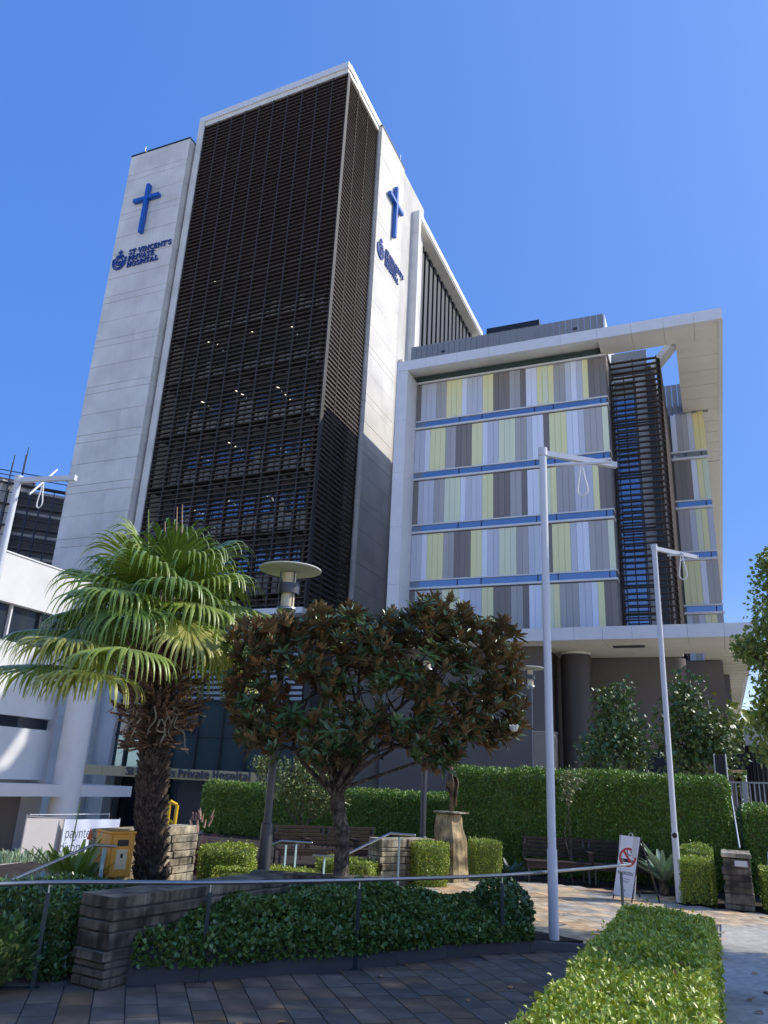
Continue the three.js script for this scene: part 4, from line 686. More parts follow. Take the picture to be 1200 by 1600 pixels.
{
  const agaveM = leafMat(0.30, 0.40, 0.26, 0.55, 0.1), agave = blades('agave', 'large pale agave rosette beside the no smoking sign', 'agave', away(1037, 1378, 18.6).setY(0.3), 54, 0.80, 0.075, 1.2, agaveM, 121, 0.1);
  part('stem', rod(V(0, -0.3, 0), V(0, 0.1, 0), 0.09, 0.1), M.bark, agave);
  blades('agave', 'small dark agave at the left end of the long bench', 'agave', away(797, 1375, 19.4).setY(0.02), 30, 0.5, 0.07, 1.2, leafMat(0.06, 0.11, 0.07, 0.5, 0.1), 123, 0.12);
  const canna = blades('strap_leaf_clump', 'bright strap leaved clump with a red flower beside the orange box', 'plant', away(112, 1392, 13.6).setY(0), 46, 1.0, 0.075, 0.55, leafMat(0.22, 0.33, 0.05, 0.45, 0.35), 125, 0.35);
  part('flower', new THREE.ConeGeometry(0.04, 0.18, 8).translate(0.18, 1.0, 0), mat(0.6, 0.10, 0.03, 0.6), canna);
  part('flower_stalk', rod(V(-0.1, 0, 0.1), V(-0.02, 1.45, 0.1), 0.013, 0.009, 6), leafMat(0.22, 0.3, 0.08, 0.6, 0), canna);
  const pg = blades('fountain_grass', 'purple fountain grass clump behind the palm trunk', 'grass', away(305, 1350, 17.5).setY(0), 90, 0.95, 0.016, 0.55, leafMat(0.14, 0.055, 0.05, 0.6, 0.2), 127, 0.7);
  const R = rng(128); for (let i = 0; i < 16; i++) { const a = R() * 6.28, r = R() * 0.35, h = 0.75 + R() * 0.35; part('seed_head', rod(V(Math.cos(a) * r, h, Math.sin(a) * r), V(Math.cos(a) * r * 1.3, h + 0.16, Math.sin(a) * r * 1.3), 0.022, 0.008, 6), mat(0.45, 0.27, 0.22, 0.9), pg); }
  const grey = leafMat(0.40, 0.50, 0.32, 0.8, 0.4);
  function bush(label, p, rx, ry, rz, n, leaf, lm, seed, geo = LEAF_THIN, name = 'soft_bush') {
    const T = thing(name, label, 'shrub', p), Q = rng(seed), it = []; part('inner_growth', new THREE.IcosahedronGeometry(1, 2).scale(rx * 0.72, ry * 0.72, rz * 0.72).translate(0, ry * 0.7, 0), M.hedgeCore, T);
    for (let i = 0; i < n; i++) { const d = rndDir(Q); if (d.y < -0.5) continue; const k = 0.78 + Q() * 0.3; it.push({ p: V(d.x * rx * k, Math.max(0.02, (d.y * k + 0.9) * ry * 0.8), d.z * rx * k), axis: d.clone().add(rndDir(Q).multiplyScalar(0.7)).add(V(0, 0.6, 0)), flat: rndDir(Q), s: leaf * (0.6 + Q() * 0.8) }); }
    scatter('foliage', geo, lm, it, T, 0.25, seed); return T;
  }
  bush('silvery feathery bush at the left edge below the site fence', away(20, 1395, 20).setY(-1.2), 1.3, 0.78, 1.1, 3600, 0.18, grey, 131);
  bush('silvery feathery bush between the strap leaves and the site fence', away(75, 1385, 20.5).setY(-1.2), 1.2, 0.72, 1.1, 3200, 0.18, grey, 132);
  bush('low grey green bush beside the iron handrail post', away(60, 1410, 12.2).setY(-0.05), 0.7, 0.35, 0.6, 2200, 0.10, grey, 133);
  bush('dark weeping shrub at the very left of the slate path', away(-12, 1500, 8.9).setY(-0.02), 0.4, 0.38, 0.45, 1500, 0.07, darkLeaf, 134, LEAF);
  bush('dark green bush below the railing at the right edge', away(1175, 1262, 24).setY(0), 1.4, 1.1, 1.0, 4200, 0.10, leafMat(0.05, 0.11, 0.04, 0.4, 0.2), 135, LEAF_WIDE);
  bush('dark bush behind the small right hedge', away(1215, 1262, 25).setY(0), 1.4, 1.1, 1.0, 3200, 0.10, leafMat(0.05, 0.11, 0.04, 0.4, 0.2), 136, LEAF_WIDE);
}

{
  const R = rng(171), items = [];
  while (items.length < 70) { const x = -6.5 + R() * 7.5, z = -18 + R() * 14; if (x > -1.3 && x < -0.1 && z > -10.2) continue; items.push({ p: V(x, 0.008, z), axis: V(R() - 0.5, 0.02, R() - 0.5), flat: V((R() - 0.5) * 0.4, 1, (R() - 0.5) * 0.4), s: 0.05 + R() * 0.06 }); }
  const m = scatter('fallen_leaves', LEAF, mat(0.34, 0.20, 0.09, 0.9, { side: THREE.DoubleSide }), items, scene, 0.4, 172); tag(m, 'dry brown leaves fallen on the paving', 'leaves');
}

// ---------------------------------------------------------------- lamp posts
function lamp(label, foot, discY, discR, poleR, collarY) {
  const T = thing('lamp_post', label, 'lamp', foot, 0, 'disc topped lamp posts'), k = discR / 0.5, hb = discY - 0.62 * k;
  part('pole', rod(V(0, 0, 0), V(0, hb, 0), poleR, poleR, 16), M.poleGrey, T);
  part('pole_base', new THREE.LatheGeometry([[0.001, 0], [poleR * 1.55, 0], [poleR * 1.5, collarY - 0.03], [poleR * 1.1, collarY], [poleR, collarY + 0.002]].map(([x, y]) => new THREE.Vector2(x, y)), 18), M.poleGrey, T);
  const H = new THREE.Group(); H.name = 'lamp_head'; T.add(H);
  part('head_base', new THREE.LatheGeometry([[0.001, -0.1], [0.07, -0.1], [0.15, -0.02], [0.16, 0.02], [0.001, 0.02]].map(([x, y]) => new THREE.Vector2(x * k, hb + y * k)), 20), M.steel, H);
  part('diffuser', new THREE.CylinderGeometry(0.105 * k, 0.105 * k, 0.56 * k, 24).translate(0, hb + 0.3 * k, 0), M.lampGlass, H);
  part('band', new THREE.LatheGeometry([[0.165, 0.24], [0.17, 0.24], [0.17, 0.40], [0.165, 0.40], [0.165, 0.24]].map(([x, y]) => new THREE.Vector2(x * k, hb + y * k)), 28), M.poleGrey, H);
  for (let i = 0; i < 3; i++) { const a = 0.5 + i * 2.094; part('strut', rod(V(Math.cos(a) * 0.145 * k, hb, Math.sin(a) * 0.145 * k), V(Math.cos(a) * 0.145 * k, discY - 0.02, Math.sin(a) * 0.145 * k), 0.011 * k, 0.011 * k, 8), M.poleGrey, H); }
  part('disc', new THREE.LatheGeometry([[0.001, -0.02], [0.17, -0.02], [0.18, 0.0], [0.46, 0.0], [0.5, 0.012], [0.5, 0.03], [0.42, 0.05], [0.001, 0.075]].map(([x, y]) => new THREE.Vector2(x * k, discY + y * k)), 40), M.lampDisc, H);
}
{
  const p1 = away(410, 1375, 14.2); lamp('grey lamp post with a wide disc top standing left of the magnolia', V(p1.x, 0, p1.z), away(460, 893, 14.2).y, 0.585, 0.07, 1.2);
  const p2 = away(831, 1205, 26); lamp('lamp post behind the tall hedge against the brown podium wall', V(p2.x, 0, p2.z), away(829, 1045, 26).y, 0.46, 0.062, 0.9);
  const p3 = away(660, 1318, 20.2); lamp('lamp post partly hidden by the magnolia crown beside the pale block pier', V(p3.x, 0, p3.z), away(669, 1012, 20.2).y, 0.46, 0.075, 0.75);
}
// ---------------------------------------------------------------- banner poles
function bannerPole(label, foot, H, joint, r, armDir, armL, drop, rodA, rodB, loopAt, withCap) {
  const T = thing('banner_pole', label, 'pole', foot, 0, 'white banner poles'), rel = (v) => v.clone().sub(foot);
  part('lower_tube', rod(V(0, 0, 0), V(0, joint, 0), r * 1.18, r * 1.18, 20), M.poleWhite, T); part('upper_tube', rod(V(0, joint, 0), V(0, H - 0.09, 0), r, r, 20), M.poleWhite, T); part('cap', new THREE.CylinderGeometry(r * 1.25, r * 1.25, 0.13, 20).translate(0, H - 0.05, 0), M.poleWhite, T);
  const d = armDir.clone().normalize(), a = V(0, H - 0.07, 0).addScaledVector(d, r * 1.05), b = V(0, H - 0.07 - drop, 0).addScaledVector(d, armL);
  part('arm', bar(a, b, 0.07, 0.09), M.poleWhite, T); part('arm_end', bar(b, b.clone().addScaledVector(d, 0.012), 0.085, 0.105), M.poleWhite, T);
  if (rodA) part('cross_rod', rod(rel(rodA), rel(rodB), 0.022, 0.022, 10), M.poleWhite, T);
  const q = rel(loopAt[0]), e = rel(loopAt[1]), h = q.y - e.y; part('rope_loop', tube([q, q.clone().add(V(0.05, -h * 0.45, 0.01)), q.clone().add(V(0.085, -h * 0.85, 0.01)), q.clone().add(V(0.01, -h, 0)), q.clone().add(V(-0.07, -h * 0.85, -0.01)), q.clone().add(V(-0.035, -h * 0.4, 0))], 0.013, 40, 6, true), M.rope, T);
  if (withCap) part('lock_disc', new THREE.CylinderGeometry(0.05, 0.05, 0.02, 16).rotateX(Math.PI / 2).translate(0, joint - 0.06, r * 1.2), M.black, T);
}
{
  const f1 = onLevel(866, 1480), d1 = Math.hypot(f1.x, f1.z); bannerPole('tallest white banner pole at the edge of the shrub bed', f1, away(852, 702, d1).y, away(866, 1327, d1).y, 0.058, V(0.787, 0, -0.617), 1.32, 0.0, away(862, 727, d1 - 0.05), away(958, 722, d1 + 0.05), [away(908, 724, d1), away(909, 775, d1)], false);
  const f2 = onLevel(1062, 1410), d2 = Math.hypot(f2.x, f2.z); bannerPole('white banner pole rising beside the agave and cube shrub', f2, away(1026, 852, d2).y, away(1052, 1300, d2).y, 0.056, V(0.67, 0, -0.74), 1.3, 0.0, away(1043, 868, d2 - 0.05), away(1068, 866, d2), [away(1064, 862, d2), away(1066, 906, d2)], true);
  const p = away(30, 745, 15.5), f3 = V(p.x, -0.4, p.z); bannerPole('white banner pole at the left edge in front of the scaffold', f3, p.y + 0.4, 1.2, 0.06, V(0.98, 0, -0.18), 1.22, 0.0, away(46, 772, 15.3), away(89, 734, 15.7), [away(68, 754, 15.5), away(62, 794, 15.5)], false);
}
// ---------------------------------------------------------------- handrail along the path
{
  const T = thing('path_handrail', 'long steel handrail on slim dark posts along the slate path', 'handrail');
  const posts = [[50, 1545, 78, 1389], [313, 1534, 329, 1382], [555, 1515, 563, 1372], [785, 1490, 783, 1360]].map(([bx, by, tx, ty]) => { const b = onLevel(bx, by), t = away(tx, ty, Math.hypot(b.x, b.z)); return [b, V(b.x, t.y, b.z)]; });
  const y = posts.reduce((s, p) => s + p[1].y, 0) / posts.length, a = onLevel(-150, 1389, y), e = onLevel(985, 1350, y), b5 = onLevel(970, 1352, y);
  posts.push([V(b5.x, 0, b5.z), b5.clone()]);
  const line = [a, ...posts.map(([b]) => V(b.x, y, b.z)), e]; part('rail', tube(line, 0.022, 60, 12, false, 0.4), M.railDark, T);
  for (const [b, t] of posts) { const P = new THREE.Group(); P.name = 'post'; P.position.set(b.x, 0, b.z); P.rotation.y = 2.27; T.add(P); const h = y - 0.09; part('flat_bar', rbox(-0.008, 0.008, 0.01, h, -0.022, 0.022, 0.004, 1), M.teal, P); part('stem', rod(V(0, h - 0.03, 0), V(0, y - 0.015, 0), 0.008), M.steel, P); part('foot_plate', rbox(-0.05, 0.05, 0, 0.012, -0.06, 0.06, 0.004, 1), M.teal, P); }
}
// stair rails further back
function stairRail(label, pts, postAt, m = M.steel) {
  const T = thing('stair_rail', label, 'handrail'), v = pts.map(([x, y, D]) => away(x, y, D));
  for (let i = 0; i < v.length - 1; i++) part('rail', rod(v[i], v[i + 1], 0.021, 0.021, 12), m, T);
  for (const p of v) part('rail_joint', new THREE.SphereGeometry(0.0215, 12, 8).translate(p.x, p.y, p.z), m, T);
  for (const [x, y, D, h] of postAt) { const p = away(x, y, D); part('post', rbox(p.x - 0.009, p.x + 0.009, p.y - h, p.y - 0.03, p.z - 0.035, p.z + 0.035, 0.004, 1), M.tealPale, T); }
}
stairRail('steel stair rail descending to the left behind the grey lamp post', [[322, 1365, 16.5], [440, 1314, 16], [487, 1317, 15.6]], [[463, 1316, 15.8, 1.0], [447, 1318, 16.2, 1.0]]);
stairRail('short level steel rail just left of the magnolia trunk', [[490, 1337, 15.2], [526, 1339, 15]], [[507, 1338, 15.1, 0.75]]);
stairRail('steel stair rail rising to the pale block pier right of the magnolia trunk', [[535, 1338, 15.8], [610, 1302, 16], [648, 1305, 15.8]], [[624, 1305, 15.9, 1.0]]);
stairRail('steel stair rail in front of the orange box', [[-20, 1392, 11.5], [146, 1320, 12.6], [180, 1322, 12.8]], [[164, 1322, 12.7, 0.95], [68, 1358, 12.0, 0.8]]);
// ---------------------------------------------------------------- stacked block walls
function blockWall(name, label, a, b, width, courses, m, seed, seg = 0.9, batter = 0.0) {
  const T = thing(name, label, 'wall', a), R = rng(seed), d = b.clone().sub(a), L = d.setY(0).length(); T.rotation.y = Math.atan2(-d.z, d.x);    // local x runs along the wall
  let y = 0; courses.forEach((h, i) => { let x = 0; while (x < L - 0.05) { const w = Math.min(L - x, seg * (0.7 + R() * 0.6)), o = (R() - 0.5) * 0.035 + (courses.length - i) * batter, e0 = x === 0 ? -(R() * 0.05) : 0; part('block', rbox(x + e0 + 0.006, x + w - 0.006, y + 0.006, y + h - 0.006, -width / 2 - o, width / 2 + o, 0.014, 1), m[Math.floor(R() * m.length)], T); x += w; } y += h; });
  part('mortar_core', box(0.03, L - 0.03, 0, y - 0.02, -width / 2 + 0.03, width / 2 - 0.03), M.mortar, T);
  return T;
}
const grey3 = [M.stoneGrey, mat(0.34, 0.315, 0.285, 0.95, { map: stoneMap, bumpMap: grainBump, bumpScale: 0.006 }), mat(0.48, 0.45, 0.41, 0.95, { map: stoneMap, bumpMap: grainBump, bumpScale: 0.006 })], pale3 = [M.stone, mat(0.80, 0.75, 0.66, 0.95, { map: stoneMap }), mat(1.0, 0.95, 0.84, 0.95, { map: stoneMap })];
blockWall('stacked_stone_wall', 'weathered stacked stone wall ending beside the slate path', V(-5.67, 0, -6.62), V(-5.3, 0, -9.4), 0.46, [0.09, 0.075, 0.06, 0.1, 0.15, 0.1, 0.1, 0.12], grey3, 141, 1.1);
blockWall('stone_coping_wall', 'low stone wall running behind the lamp post to the stairs', V(-6.7, 0, -11.2), V(-4.9, 0, -11.9), 0.4, [0.2, 0.2, 0.18], grey3, 142);
blockWall('block_pier', 'pale block pier stacked beside the stair rail', away(586, 1340, 17.1).setY(0), away(668, 1330, 17.9).setY(0), 0.5, [0.13, 0.14, 0.12, 0.13, 0.1, 0.07, 0.17], pale3, 143, 0.6);
blockWall('block_wall', 'sunlit pale block wall behind the orange box and the palm', away(152, 1340, 14.6).setY(0), away(292, 1330, 16.6).setY(0), 0.42, [0.17, 0.13, 0.14, 0.12, 0.14, 0.13, 0.16], pale3, 144, 0.8);
{
  const T = blockWall('stone_pillar', 'stacked stone pillar with a small plaque at the garden steps', V(-0.1, 0, -17.55), V(0.38, 0, -17.55), 0.5, [0.1, 0.18, 0.12, 0.1, 0.1, 0.12, 0.17], grey3, 145, 0.9);
  part('cap_slab', rbox(-0.03, 0.5, 0.9, 0.98, -0.9, 0.27, 0.015, 1), M.stone, T); part('back_course', rbox(0.02, 0.46, 0, 0.895, -0.88, -0.27, 0.015, 1), M.stoneGrey, T); part('plaque', box(0.2, 0.42, 0.76, 0.86, 0.285, 0.3), mat(0.6, 0.6, 0.6, 0.4), T);
}
// ---------------------------------------------------------------- sculpture on its stone
{
  const b = away(703, 1378, 18.4).setY(0), T = thing('stone_plinth', 'rough upright sandstone block under the bronze figure', 'plinth', b, -0.4), R = rng(151);
  const g = new THREE.BoxGeometry(0.62, 1.34, 0.5, 8, 14, 6).translate(0, 0.67, 0), P = g.attributes.position, nz = makeNoise(152);
  for (let i = 0; i < P.count; i++) { const x = P.getX(i), y = P.getY(i), z = P.getZ(i), k = 1 - 0.22 * y / 1.34, n = (nz(x * 5 + 9, y * 4 + z * 5 + 9, 4096) - 0.5) * 0.09, cut = x > 0.15 && y > 0.85 ? -(y - 0.85) * 0.16 : 0; P.setXYZ(i, x * k + Math.sign(x) * n + cut, y + n * 0.2, z * k + Math.sign(z) * n); }
  g.computeVertexNormals(); part('stone', toCreasedNormals(g, 0.7), M.stoneWarm, T); part('plaque', box(0.12, 0.26, 0.5, 0.75, 0.26, 0.275), M.bronze, T); part('top_slab', rbox(-0.31, 0.3, 1.36, 1.395, -0.25, 0.25, 0.008, 1), M.stone, T);
  const S = thing('bronze_figure', 'slender carved bronze figure standing on the rough stone block', 'sculpture', b.clone().setY(1.395)), prof = [[0.045, 0], [0.06, 0.12], [0.055, 0.25], [0.085, 0.42], [0.11, 0.56], [0.1, 0.68], [0.06, 0.78], [0.03, 0.82], [0.055, 0.9], [0.05, 0.99], [0.001, 1.04]];
  const f = new THREE.LatheGeometry(prof.map(([x, y]) => new THREE.Vector2(x, y)), 20), Q = f.attributes.position;
  for (let i = 0; i < Q.count; i++) { const x = Q.getX(i), y = Q.getY(i), z = Q.getZ(i), a = Math.atan2(z, x), fold = 1 + 0.22 * Math.sin(a * 4 + y * 5); Q.setXYZ(i, x * fold + 0.03 * Math.sin(y * 5), y, z * fold * 0.8); }
  f.computeVertexNormals(); part('figure', f, M.bronze, S); part('cloak_fold', tube([V(0.1, 0.12, 0.02), V(0.12, 0.4, 0.03), V(0.14, 0.6, 0), V(0.08, 0.78, 0)], 0.03, 20, 8), M.bronze, S); part('arm', tube([V(-0.09, 0.66, 0), V(-0.12, 0.5, 0.05), V(-0.02, 0.42, 0.1)], 0.028, 14, 8), M.bronze, S);
}
// ---------------------------------------------------------------- benches
function bench(label, a, b, seatH, arms) {
  const d = b.clone().sub(a).setY(0), L = d.length(), T = thing('slatted_bench', label, 'bench', a.clone().setY(0), Math.atan2(-d.z, d.x), 'dark slatted benches');
  const n = Math.max(1, Math.round(L / 1.6)), w = L / n;
  for (let s = 0; s < n; s++) {
    const x0 = s * w + 0.012, x1 = (s + 1) * w - 0.012;
    for (let i = 0; i < 5; i++) part('seat_slat', rbox(x0, x1, seatH - 0.035, seatH, 0.28 - i * 0.105, 0.28 - i * 0.105 - 0.09, 0.006, 1), M.bench, T);
    part('seat_front', rbox(x0, x1, seatH - 0.15, seatH - 0.04, 0.26, 0.285, 0.006, 1), M.bench, T);
    for (let i = 0; i < 5; i++) part('back_slat', rbox(x0, x1, seatH + 0.05 + i * 0.085, seatH + 0.12 + i * 0.085, -0.26 - i * 0.022, -0.29 - i * 0.022, 0.006, 1), M.bench, T);
    for (const x of [x0 + 0.06, x1 - 0.06]) { part('leg', box(x - 0.02, x + 0.02, 0, seatH - 0.04, 0.16, 0.2), M.mullion, T); part('leg', box(x - 0.02, x + 0.02, 0, seatH + 0.42, -0.31, -0.345), M.mullion, T); part('seat_bearer', box(x - 0.02, x + 0.02, seatH - 0.075, seatH - 0.037, -0.3, 0.25), M.mullion, T); }
  }
  for (const x of arms) part('armrest', [rbox(x - 0.06, x + 0.06, seatH + 0.18, seatH + 0.22, -0.22, 0.26, 0.01, 1), box(x - 0.05, x + 0.05, seatH, seatH + 0.18, 0.2, 0.25)], M.bench, T);
}
{ const a = onLevel(824, 1378), b = onLevel(990, 1386); bench('long dark slatted bench along the tall hedge, left of the sign', a.clone().add(V(-0.1, 0, -0.15)), a.clone().add(b.clone().sub(a).setY(0).normalize().multiplyScalar(3.0)).add(V(-0.1, 0, -0.05)), 0.45, [1.45]);
  const c = away(428, 1352, 19.6).setY(-0.1), e = away(592, 1352, 20.4).setY(-0.1); bench('dark slatted bench in shade behind the stair rails', c, e, 0.40, [0.7, 1.9]); }
// ---------------------------------------------------------------- no smoking board
{
  const fl = onLevel(958, 1404), fr = onLevel(987, 1411), bl = onLevel(1000, 1402), br = onLevel(1031, 1411), T = thing('no_smoking_board', 'white folding no smoking board with a red prohibition ring on the paving', 'sign');
  const D = Math.hypot(fl.x, fl.z), tl = away(971, 1305, D), tr = away(1001, 1309, Math.hypot(fr.x, fr.z) + 0.05);
  const cv = document.createElement('canvas'); cv.width = 320; cv.height = 900; const x = cv.getContext('2d'); x.fillStyle = '#f1f2f4'; x.fillRect(0, 0, 320, 900);
  x.lineWidth = 14; x.strokeStyle = '#1b1b1b'; x.beginPath(); x.moveTo(205, 290); x.bezierCurveTo(120, 280, 120, 190, 175, 180); x.bezierCurveTo(230, 180, 190, 250, 215, 255); x.bezierCurveTo(245, 262, 240, 300, 250, 320); x.stroke();
  x.fillStyle = '#1b1b1b'; x.fillRect(55, 345, 160, 50); x.fillStyle = '#8b8b8b'; x.fillRect(60, 352, 40, 36); x.fillStyle = '#1b1b1b'; x.fillRect(226, 345, 12, 50); x.fillRect(246, 345, 12, 50);
  x.strokeStyle = '#c8453f'; x.lineWidth = 38; x.beginPath(); x.arc(160, 320, 128, 0, Math.PI * 2); x.stroke(); x.beginPath(); x.moveTo(75, 225); x.lineTo(245, 415); x.stroke();
  x.fillStyle = '#16181b'; x.font = 'bold 62px sans-serif'; x.textAlign = 'center'; x.save(); x.translate(160, 585); x.scale(0.66, 1.15); x.fillText('NO SMOKING', 0, 0); x.restore();
  x.fillStyle = '#7b7f86'; for (const [y, w] of [[640, 200], [668, 160], [690, 120], [800, 70], [815, 90]]) x.fillRect(160 - w / 2, y, w, 8);
  const t = new THREE.CanvasTexture(cv); t.colorSpace = THREE.SRGBColorSpace;
  const bot = 0.07, bL = fl.clone().lerp(tl, bot), bR = fr.clone().lerp(tr, bot), nn = bR.clone().sub(bL).cross(tl.clone().sub(bL)).normalize(), g = new THREE.BufferGeometry(), q = [bL, bR, tr, tl].map((v) => v.clone().addScaledVector(nn, 0.012));
  g.setAttribute('position', new THREE.Float32BufferAttribute([q[0], q[1], q[2], q[0], q[2], q[3]].flatMap((v) => v.toArray()), 3)); g.setAttribute('uv', new THREE.Float32BufferAttribute([0, 0, 1, 0, 1, 1, 0, 0, 1, 1, 0, 1], 2)); g.computeVertexNormals();
  part('print', g, new THREE.MeshStandardMaterial({ map: t, roughness: 0.55, side: THREE.DoubleSide }), T, false);
  const W = bR.clone().sub(bL), pn = new THREE.BoxGeometry(W.length(), tl.distanceTo(bL), 0.012), ux = W.clone().normalize(), uz = nn, uy = uz.clone().cross(ux); pn.applyMatrix4(new THREE.Matrix4().makeBasis(ux, uy, uz).setPosition(bL.clone().add(tr).multiplyScalar(0.5))); part('panel', pn, M.white, T);
  for (const [f, a] of [[fl, tl], [fr, tr]]) part('front_leg', bar(f, a, 0.022), M.black, T); for (const [f, a] of [[bl, tl], [br, tr]]) part('back_leg', bar(f, a, 0.022), M.black, T);
  part('carry_handle', tube([tl.clone().lerp(tr, 0.4), tl.clone().lerp(tr, 0.42).add(V(0, 0.05, 0)), tl.clone().lerp(tr, 0.58).add(V(0, 0.05, 0)), tl.clone().lerp(tr, 0.6)], 0.008, 14, 6), M.steel, T);
}
// ---------------------------------------------------------------- orange box, yellow frame, site fence
{
  const p = away(172, 1368, 13.9), T = thing('orange_box', 'orange metal disposal box with a slot fixed to the pale block wall', 'box', [p.x, p.y, p.z], -0.45);
  part('body', rbox(-0.28, 0.28, 0, 0.62, -0.2, 0.2, 0.015, 2), M.orange, T); part('lid', rbox(-0.29, 0.29, 0.62, 0.66, -0.21, 0.22, 0.012, 1), M.orange, T); part('door', rbox(0.285, 0.30, 0.02, 0.6, -0.17, 0.17, 0.006, 1), M.orange, T); part('slot', box(0.302, 0.306, 0.45, 0.54, -0.09, 0.09), M.black, T);
  part('notice', box(0.301, 0.305, 0.12, 0.40, -0.09, 0.09), mat(0.72, 0.58, 0.34, 0.6), T); part('notice_mark', box(0.3055, 0.308, 0.28, 0.34, -0.02, 0.02), M.black, T); part('bracket', box(-0.2, 0.2, -p.y - 0.02, 0, -0.06, 0.02), M.stoneWarm, T);
  const y = thing('yellow_frame', 'bright yellow railing frame behind the palm trunk', 'railing'), q = [[260, 1302, 24], [266, 1252, 24], [277, 1258, 24], [270, 1303, 24]].map(([a, b, D]) => away(a, b, D)); q[0].y = q[3].y = -0.05;
  for (let i = 0; i < 3; i++) part('yellow_tube', rod(q[i], q[i + 1], 0.05, 0.05, 8), M.yellow, y); part('yellow_rung', rod(q[0].clone().lerp(q[1], 0.6), q[3].clone().lerp(q[2], 0.55), 0.04, 0.04, 8), M.yellow, y); part('yellow_rung', rod(q[0].clone().lerp(q[1], 0.25), q[3].clone().lerp(q[2], 0.2), 0.04, 0.04, 8), M.yellow, y);
}
{
  function fencePanel(label, a, b, D, D2, top, cover, group) {
    const tl = away(a, top[0], D), tr = away(b, top[1], D2), T = thing('site_fence', label, 'fence', [0, 0, 0], 0, group), y0 = -1.58;
    for (const q of [tl, tr]) part('fence_post', rod(V(q.x, y0, q.z), V(q.x, q.y + 0.06, q.z), 0.025, 0.025, 8), M.steel, T); part('top_rail', rod(tl, tr, 0.022, 0.022, 8), M.steel, T);
    const d = tr.clone().sub(tl).setY(0).normalize(), n = V(-d.z, 0, d.x); if (n.z < 0) n.negate();
    if (cover) { const g = bar(tl.clone().setY((tl.y + y0) / 2 - 0.02), tr.clone().setY((tr.y + y0) / 2 - 0.02), 0.012, tl.y - y0 - 0.1); part('shade_cloth', g, cover, T); for (let i = 1; i < 9; i++) part('wire', rod(tl.clone().setY(tl.y - i * 0.19).addScaledVector(n, 0.015), tr.clone().setY(tr.y - i * 0.19).addScaledVector(n, 0.015), 0.006, 0.006, 5), M.steel, T); }
    else for (let i = 0; i < 8; i++) part('wire', rod(tl.clone().setY(tl.y - i * 0.2), tr.clone().setY(tr.y - i * 0.2), 0.008, 0.008, 5), M.steel, T);
    return [T, tl, tr, n];
  }
  const [T1, a1, b1, n1] = fencePanel('site fence panel in pale cloth with a small yellow notice', 42, 103, 33, 34.5, [1275, 1279], M.mesh, 'temporary site fence');
  part('notice', bar(a1.clone().lerp(b1, 0.42).add(V(0, -0.42, 0)).addScaledVector(n1, 0.03), a1.clone().lerp(b1, 0.66).add(V(0, -0.42, 0)).addScaledVector(n1, 0.03), 0.01, 0.28), M.yellow, T1); part('notice_strip', bar(a1.clone().lerp(b1, 0.43).add(V(0, -0.5, 0)).addScaledVector(n1, 0.04), a1.clone().lerp(b1, 0.65).add(V(0, -0.5, 0)).addScaledVector(n1, 0.04), 0.01, 0.09), M.navy, T1);
  fencePanel('open wire fence panel running behind the printed banner', 47, 171, 36, 37.5, [1273, 1272], null, 'temporary site fence');
  const tl = away(101, 1280, 34.2), tr = away(187, 1280, 35), H = 1.6, cv = document.createElement('canvas'); cv.width = 1024; cv.height = 512; const x = cv.getContext('2d'); x.fillStyle = '#d4dbe8'; x.fillRect(0, 0, 1024, 512); x.fillStyle = '#15181d'; x.font = '150px sans-serif'; x.fillText('paynter', 40, 215); x.fillText('dixon', -20, 375); x.fillStyle = '#c22a22'; x.beginPath(); x.arc(690, 400, 70, 0, 7); x.fill();
  const t = new THREE.CanvasTexture(cv); t.colorSpace = THREE.SRGBColorSpace; const B = thing('printed_banner', 'pale blue banner printed with dark lettering on the site fence', 'banner'), g = new THREE.PlaneGeometry(1, 1, 24, 10), P = g.attributes.position, d = tr.clone().sub(tl), L = d.length(); d.normalize(); const n = V(-d.z, 0, d.x); if (n.z < 0) n.negate();
  for (let i = 0; i < P.count; i++) { const u = P.getX(i) + 0.5, v = P.getY(i) + 0.5, q = tl.clone().addScaledVector(d, u * L).add(V(0, (v - 1) * H, 0)).addScaledVector(n, 0.05 + 0.02 * Math.sin(u * 17 + v * 4)); P.setXYZ(i, q.x, q.y, q.z); } g.computeVertexNormals();
  part('banner_cloth', g, new THREE.MeshStandardMaterial({ map: t, roughness: 0.8, side: THREE.DoubleSide }), B, false); for (const q of [tl, tr]) part('banner_post', rod(V(q.x, -1.6, q.z), V(q.x, q.y + 0.05, q.z), 0.025, 0.025, 8), M.steel, B);
}
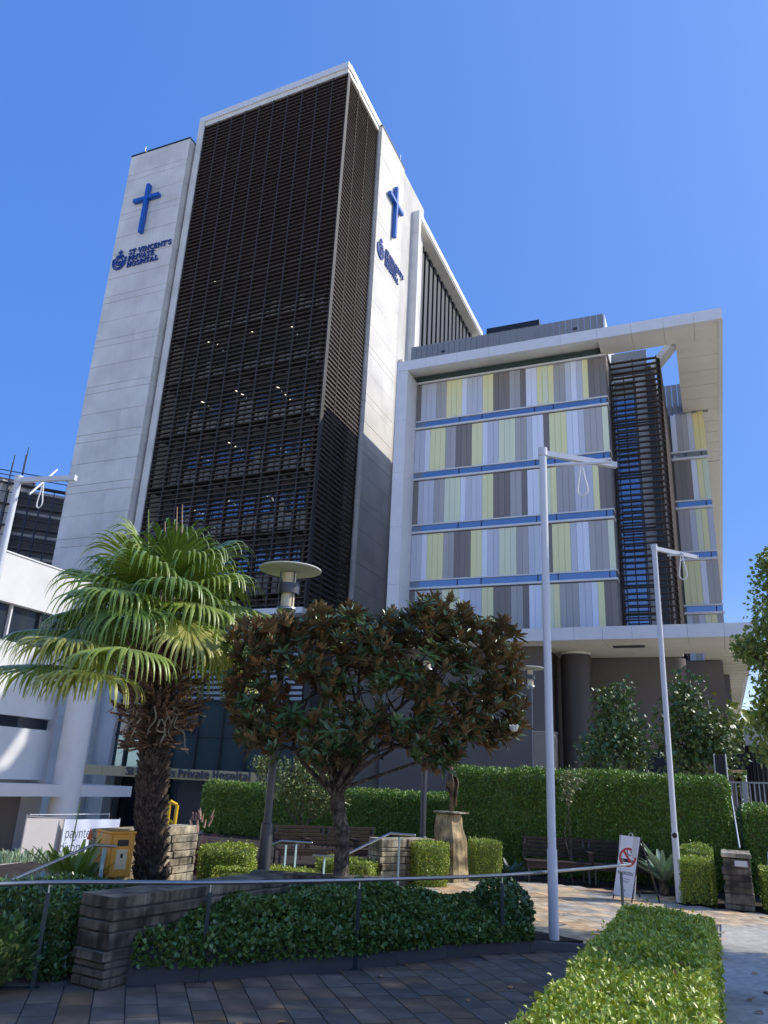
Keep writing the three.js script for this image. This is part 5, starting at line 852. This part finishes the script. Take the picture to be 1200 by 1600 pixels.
// ---------------------------------------------------------------- street side at the right
{
  const s = away(1126, 1200, 24), T = thing('post_sign', 'narrow black post sign with pale edges above the end of the tall hedge', 'sign', [s.x, 0, s.z], -0.1), yt = away(1124, 1180, 24).y, yb = away(1124, 1225, 24).y;
  part('board', rbox(-0.13, 0.13, yb, yt, -0.03, 0.03, 0.01, 1), M.black, T); for (const x of [-0.155, 0.14]) part('edge_strip', rbox(x, x + 0.025, yb, yt + 0.03, -0.04, 0.04, 0.005, 1), M.white, T); part('post', rod(V(0, 0, 0), V(0, yb, 0), 0.035), M.steel, T);
  const a = away(1128, 1222, 28), b = away(1230, 1224, 28), r = thing('street_railing', 'pale picket railing beyond the garden steps', 'railing', [0, 0, 0]);
  part('top_rail', bar(a, b, 0.05, 0.05), M.railPale, r); part('bottom_rail', bar(a.clone().setY(a.y - 0.85), b.clone().setY(b.y - 0.85), 0.05, 0.05), M.railPale, r); for (let i = 0; i <= 14; i++) { const p = a.clone().lerp(b, i / 14); part('picket', box(p.x - 0.02, p.x + 0.02, p.y - 0.82, p.y - 0.02, p.z - 0.015, p.z + 0.015), M.railPale, r); } for (const t of [0.35, 0.9]) { const p = a.clone().lerp(b, t); part('railing_post', box(p.x - 0.08, p.x + 0.08, 0, p.y + 0.02, p.z - 0.06, p.z + 0.06), M.railPale, r); }
  const c = away(1190, 1200, 33), k = thing('ribbed_column', 'round grey column with a dark ribbed lower part near the street tree', 'column', [c.x + 0.25, 0, c.z]); const ym = away(1190, 1166, 33).y, y2 = away(1190, 1136, 33).y; part('shaft', new THREE.CylinderGeometry(0.72, 0.72, y2 - ym, 28).translate(0, (y2 + ym) / 2, 0), M.concrete, k); for (let i = 0; i < 26; i++) { const q = i / 26 * 6.283; part('rib', box(-0.04, 0.04, 0, ym - 0.01, -0.04, 0.04).translate(0, 0, 0.72).rotateY(q), M.black, k); } part('ribbed_base', new THREE.CylinderGeometry(0.7, 0.7, ym - 0.02, 28).translate(0, ym / 2, 0), M.darkWall, k);
  const w0 = away(1136, 1178, 36), w1 = away(1190, 1180, 36), h = thing('dark_awning', 'black awning over a doorway at the far right', 'awning', [0, 0, 0]); part('awning_box', bar(w0.clone().add(V(0, -0.3, 0)), w1.clone().add(V(0, -0.3, 0)), 1.2, 0.62), M.black, h); part('awning_post', rod(V(w0.x + 0.6, 0, w0.z), V(w0.x + 0.6, w0.y - 0.6, w0.z), 0.05), M.steel, h); part('awning_trim', bar(w0.clone().add(V(0, -0.68, 0.5)), w1.clone().add(V(0, -0.68, 0.5)), 0.1, 0.12), M.gold, h);
  const g = thing('garden_steps', 'pale steps climbing between the tall hedge and the right hedge', 'steps', [0.28, 0, -18.7]); for (let i = 0; i < 5; i++) part('step', rbox(-0.14, 0.14, 0, 0.16 * (i + 1), -i * 0.36, -i * 0.36 - 0.355, 0.01, 1), M.stone, g); part('step_rail', rod(V(-0.05, 1.0, -0.1), V(-0.1, 2.0, -2.0), 0.02), M.steel, g);
  const n = away(1197, 1330, 17.6), bd = thing('info_board', 'pale information board at the right edge', 'sign', [n.x + 0.15, 0, n.z], -0.3); part('board', rbox(-0.2, 0.2, 0.55, 1.05, -0.02, 0.02, 0.008, 1).rotateX(-0.25), mat(0.55, 0.6, 0.72, 0.4), bd); part('post', rod(V(0, 0, 0), V(0, 0.62, 0), 0.03), M.steel, bd);
  const u = thing('utility_cabinet', 'taupe cabinet standing above the hedge beside the tall banner pole', 'cabinet', away(857, 1205, 30).setY(0)); const uy = away(857, 1146, 30).y; part('cabinet_body', rbox(-0.45, 0.3, 0, uy, -0.3, 0.3, 0.02, 1), mat(0.30, 0.25, 0.20, 0.7), u); part('cabinet_cap', rbox(-0.47, 0.32, uy, uy + 0.05, -0.32, 0.32, 0.015, 1), mat(0.34, 0.29, 0.24, 0.7), u); part('cabinet_door', rbox(-0.4, 0.25, 0.1, uy - 0.1, 0.302, 0.315, 0.004, 1), mat(0.27, 0.225, 0.18, 0.7), u);
}
renderer.render(scene, camera);
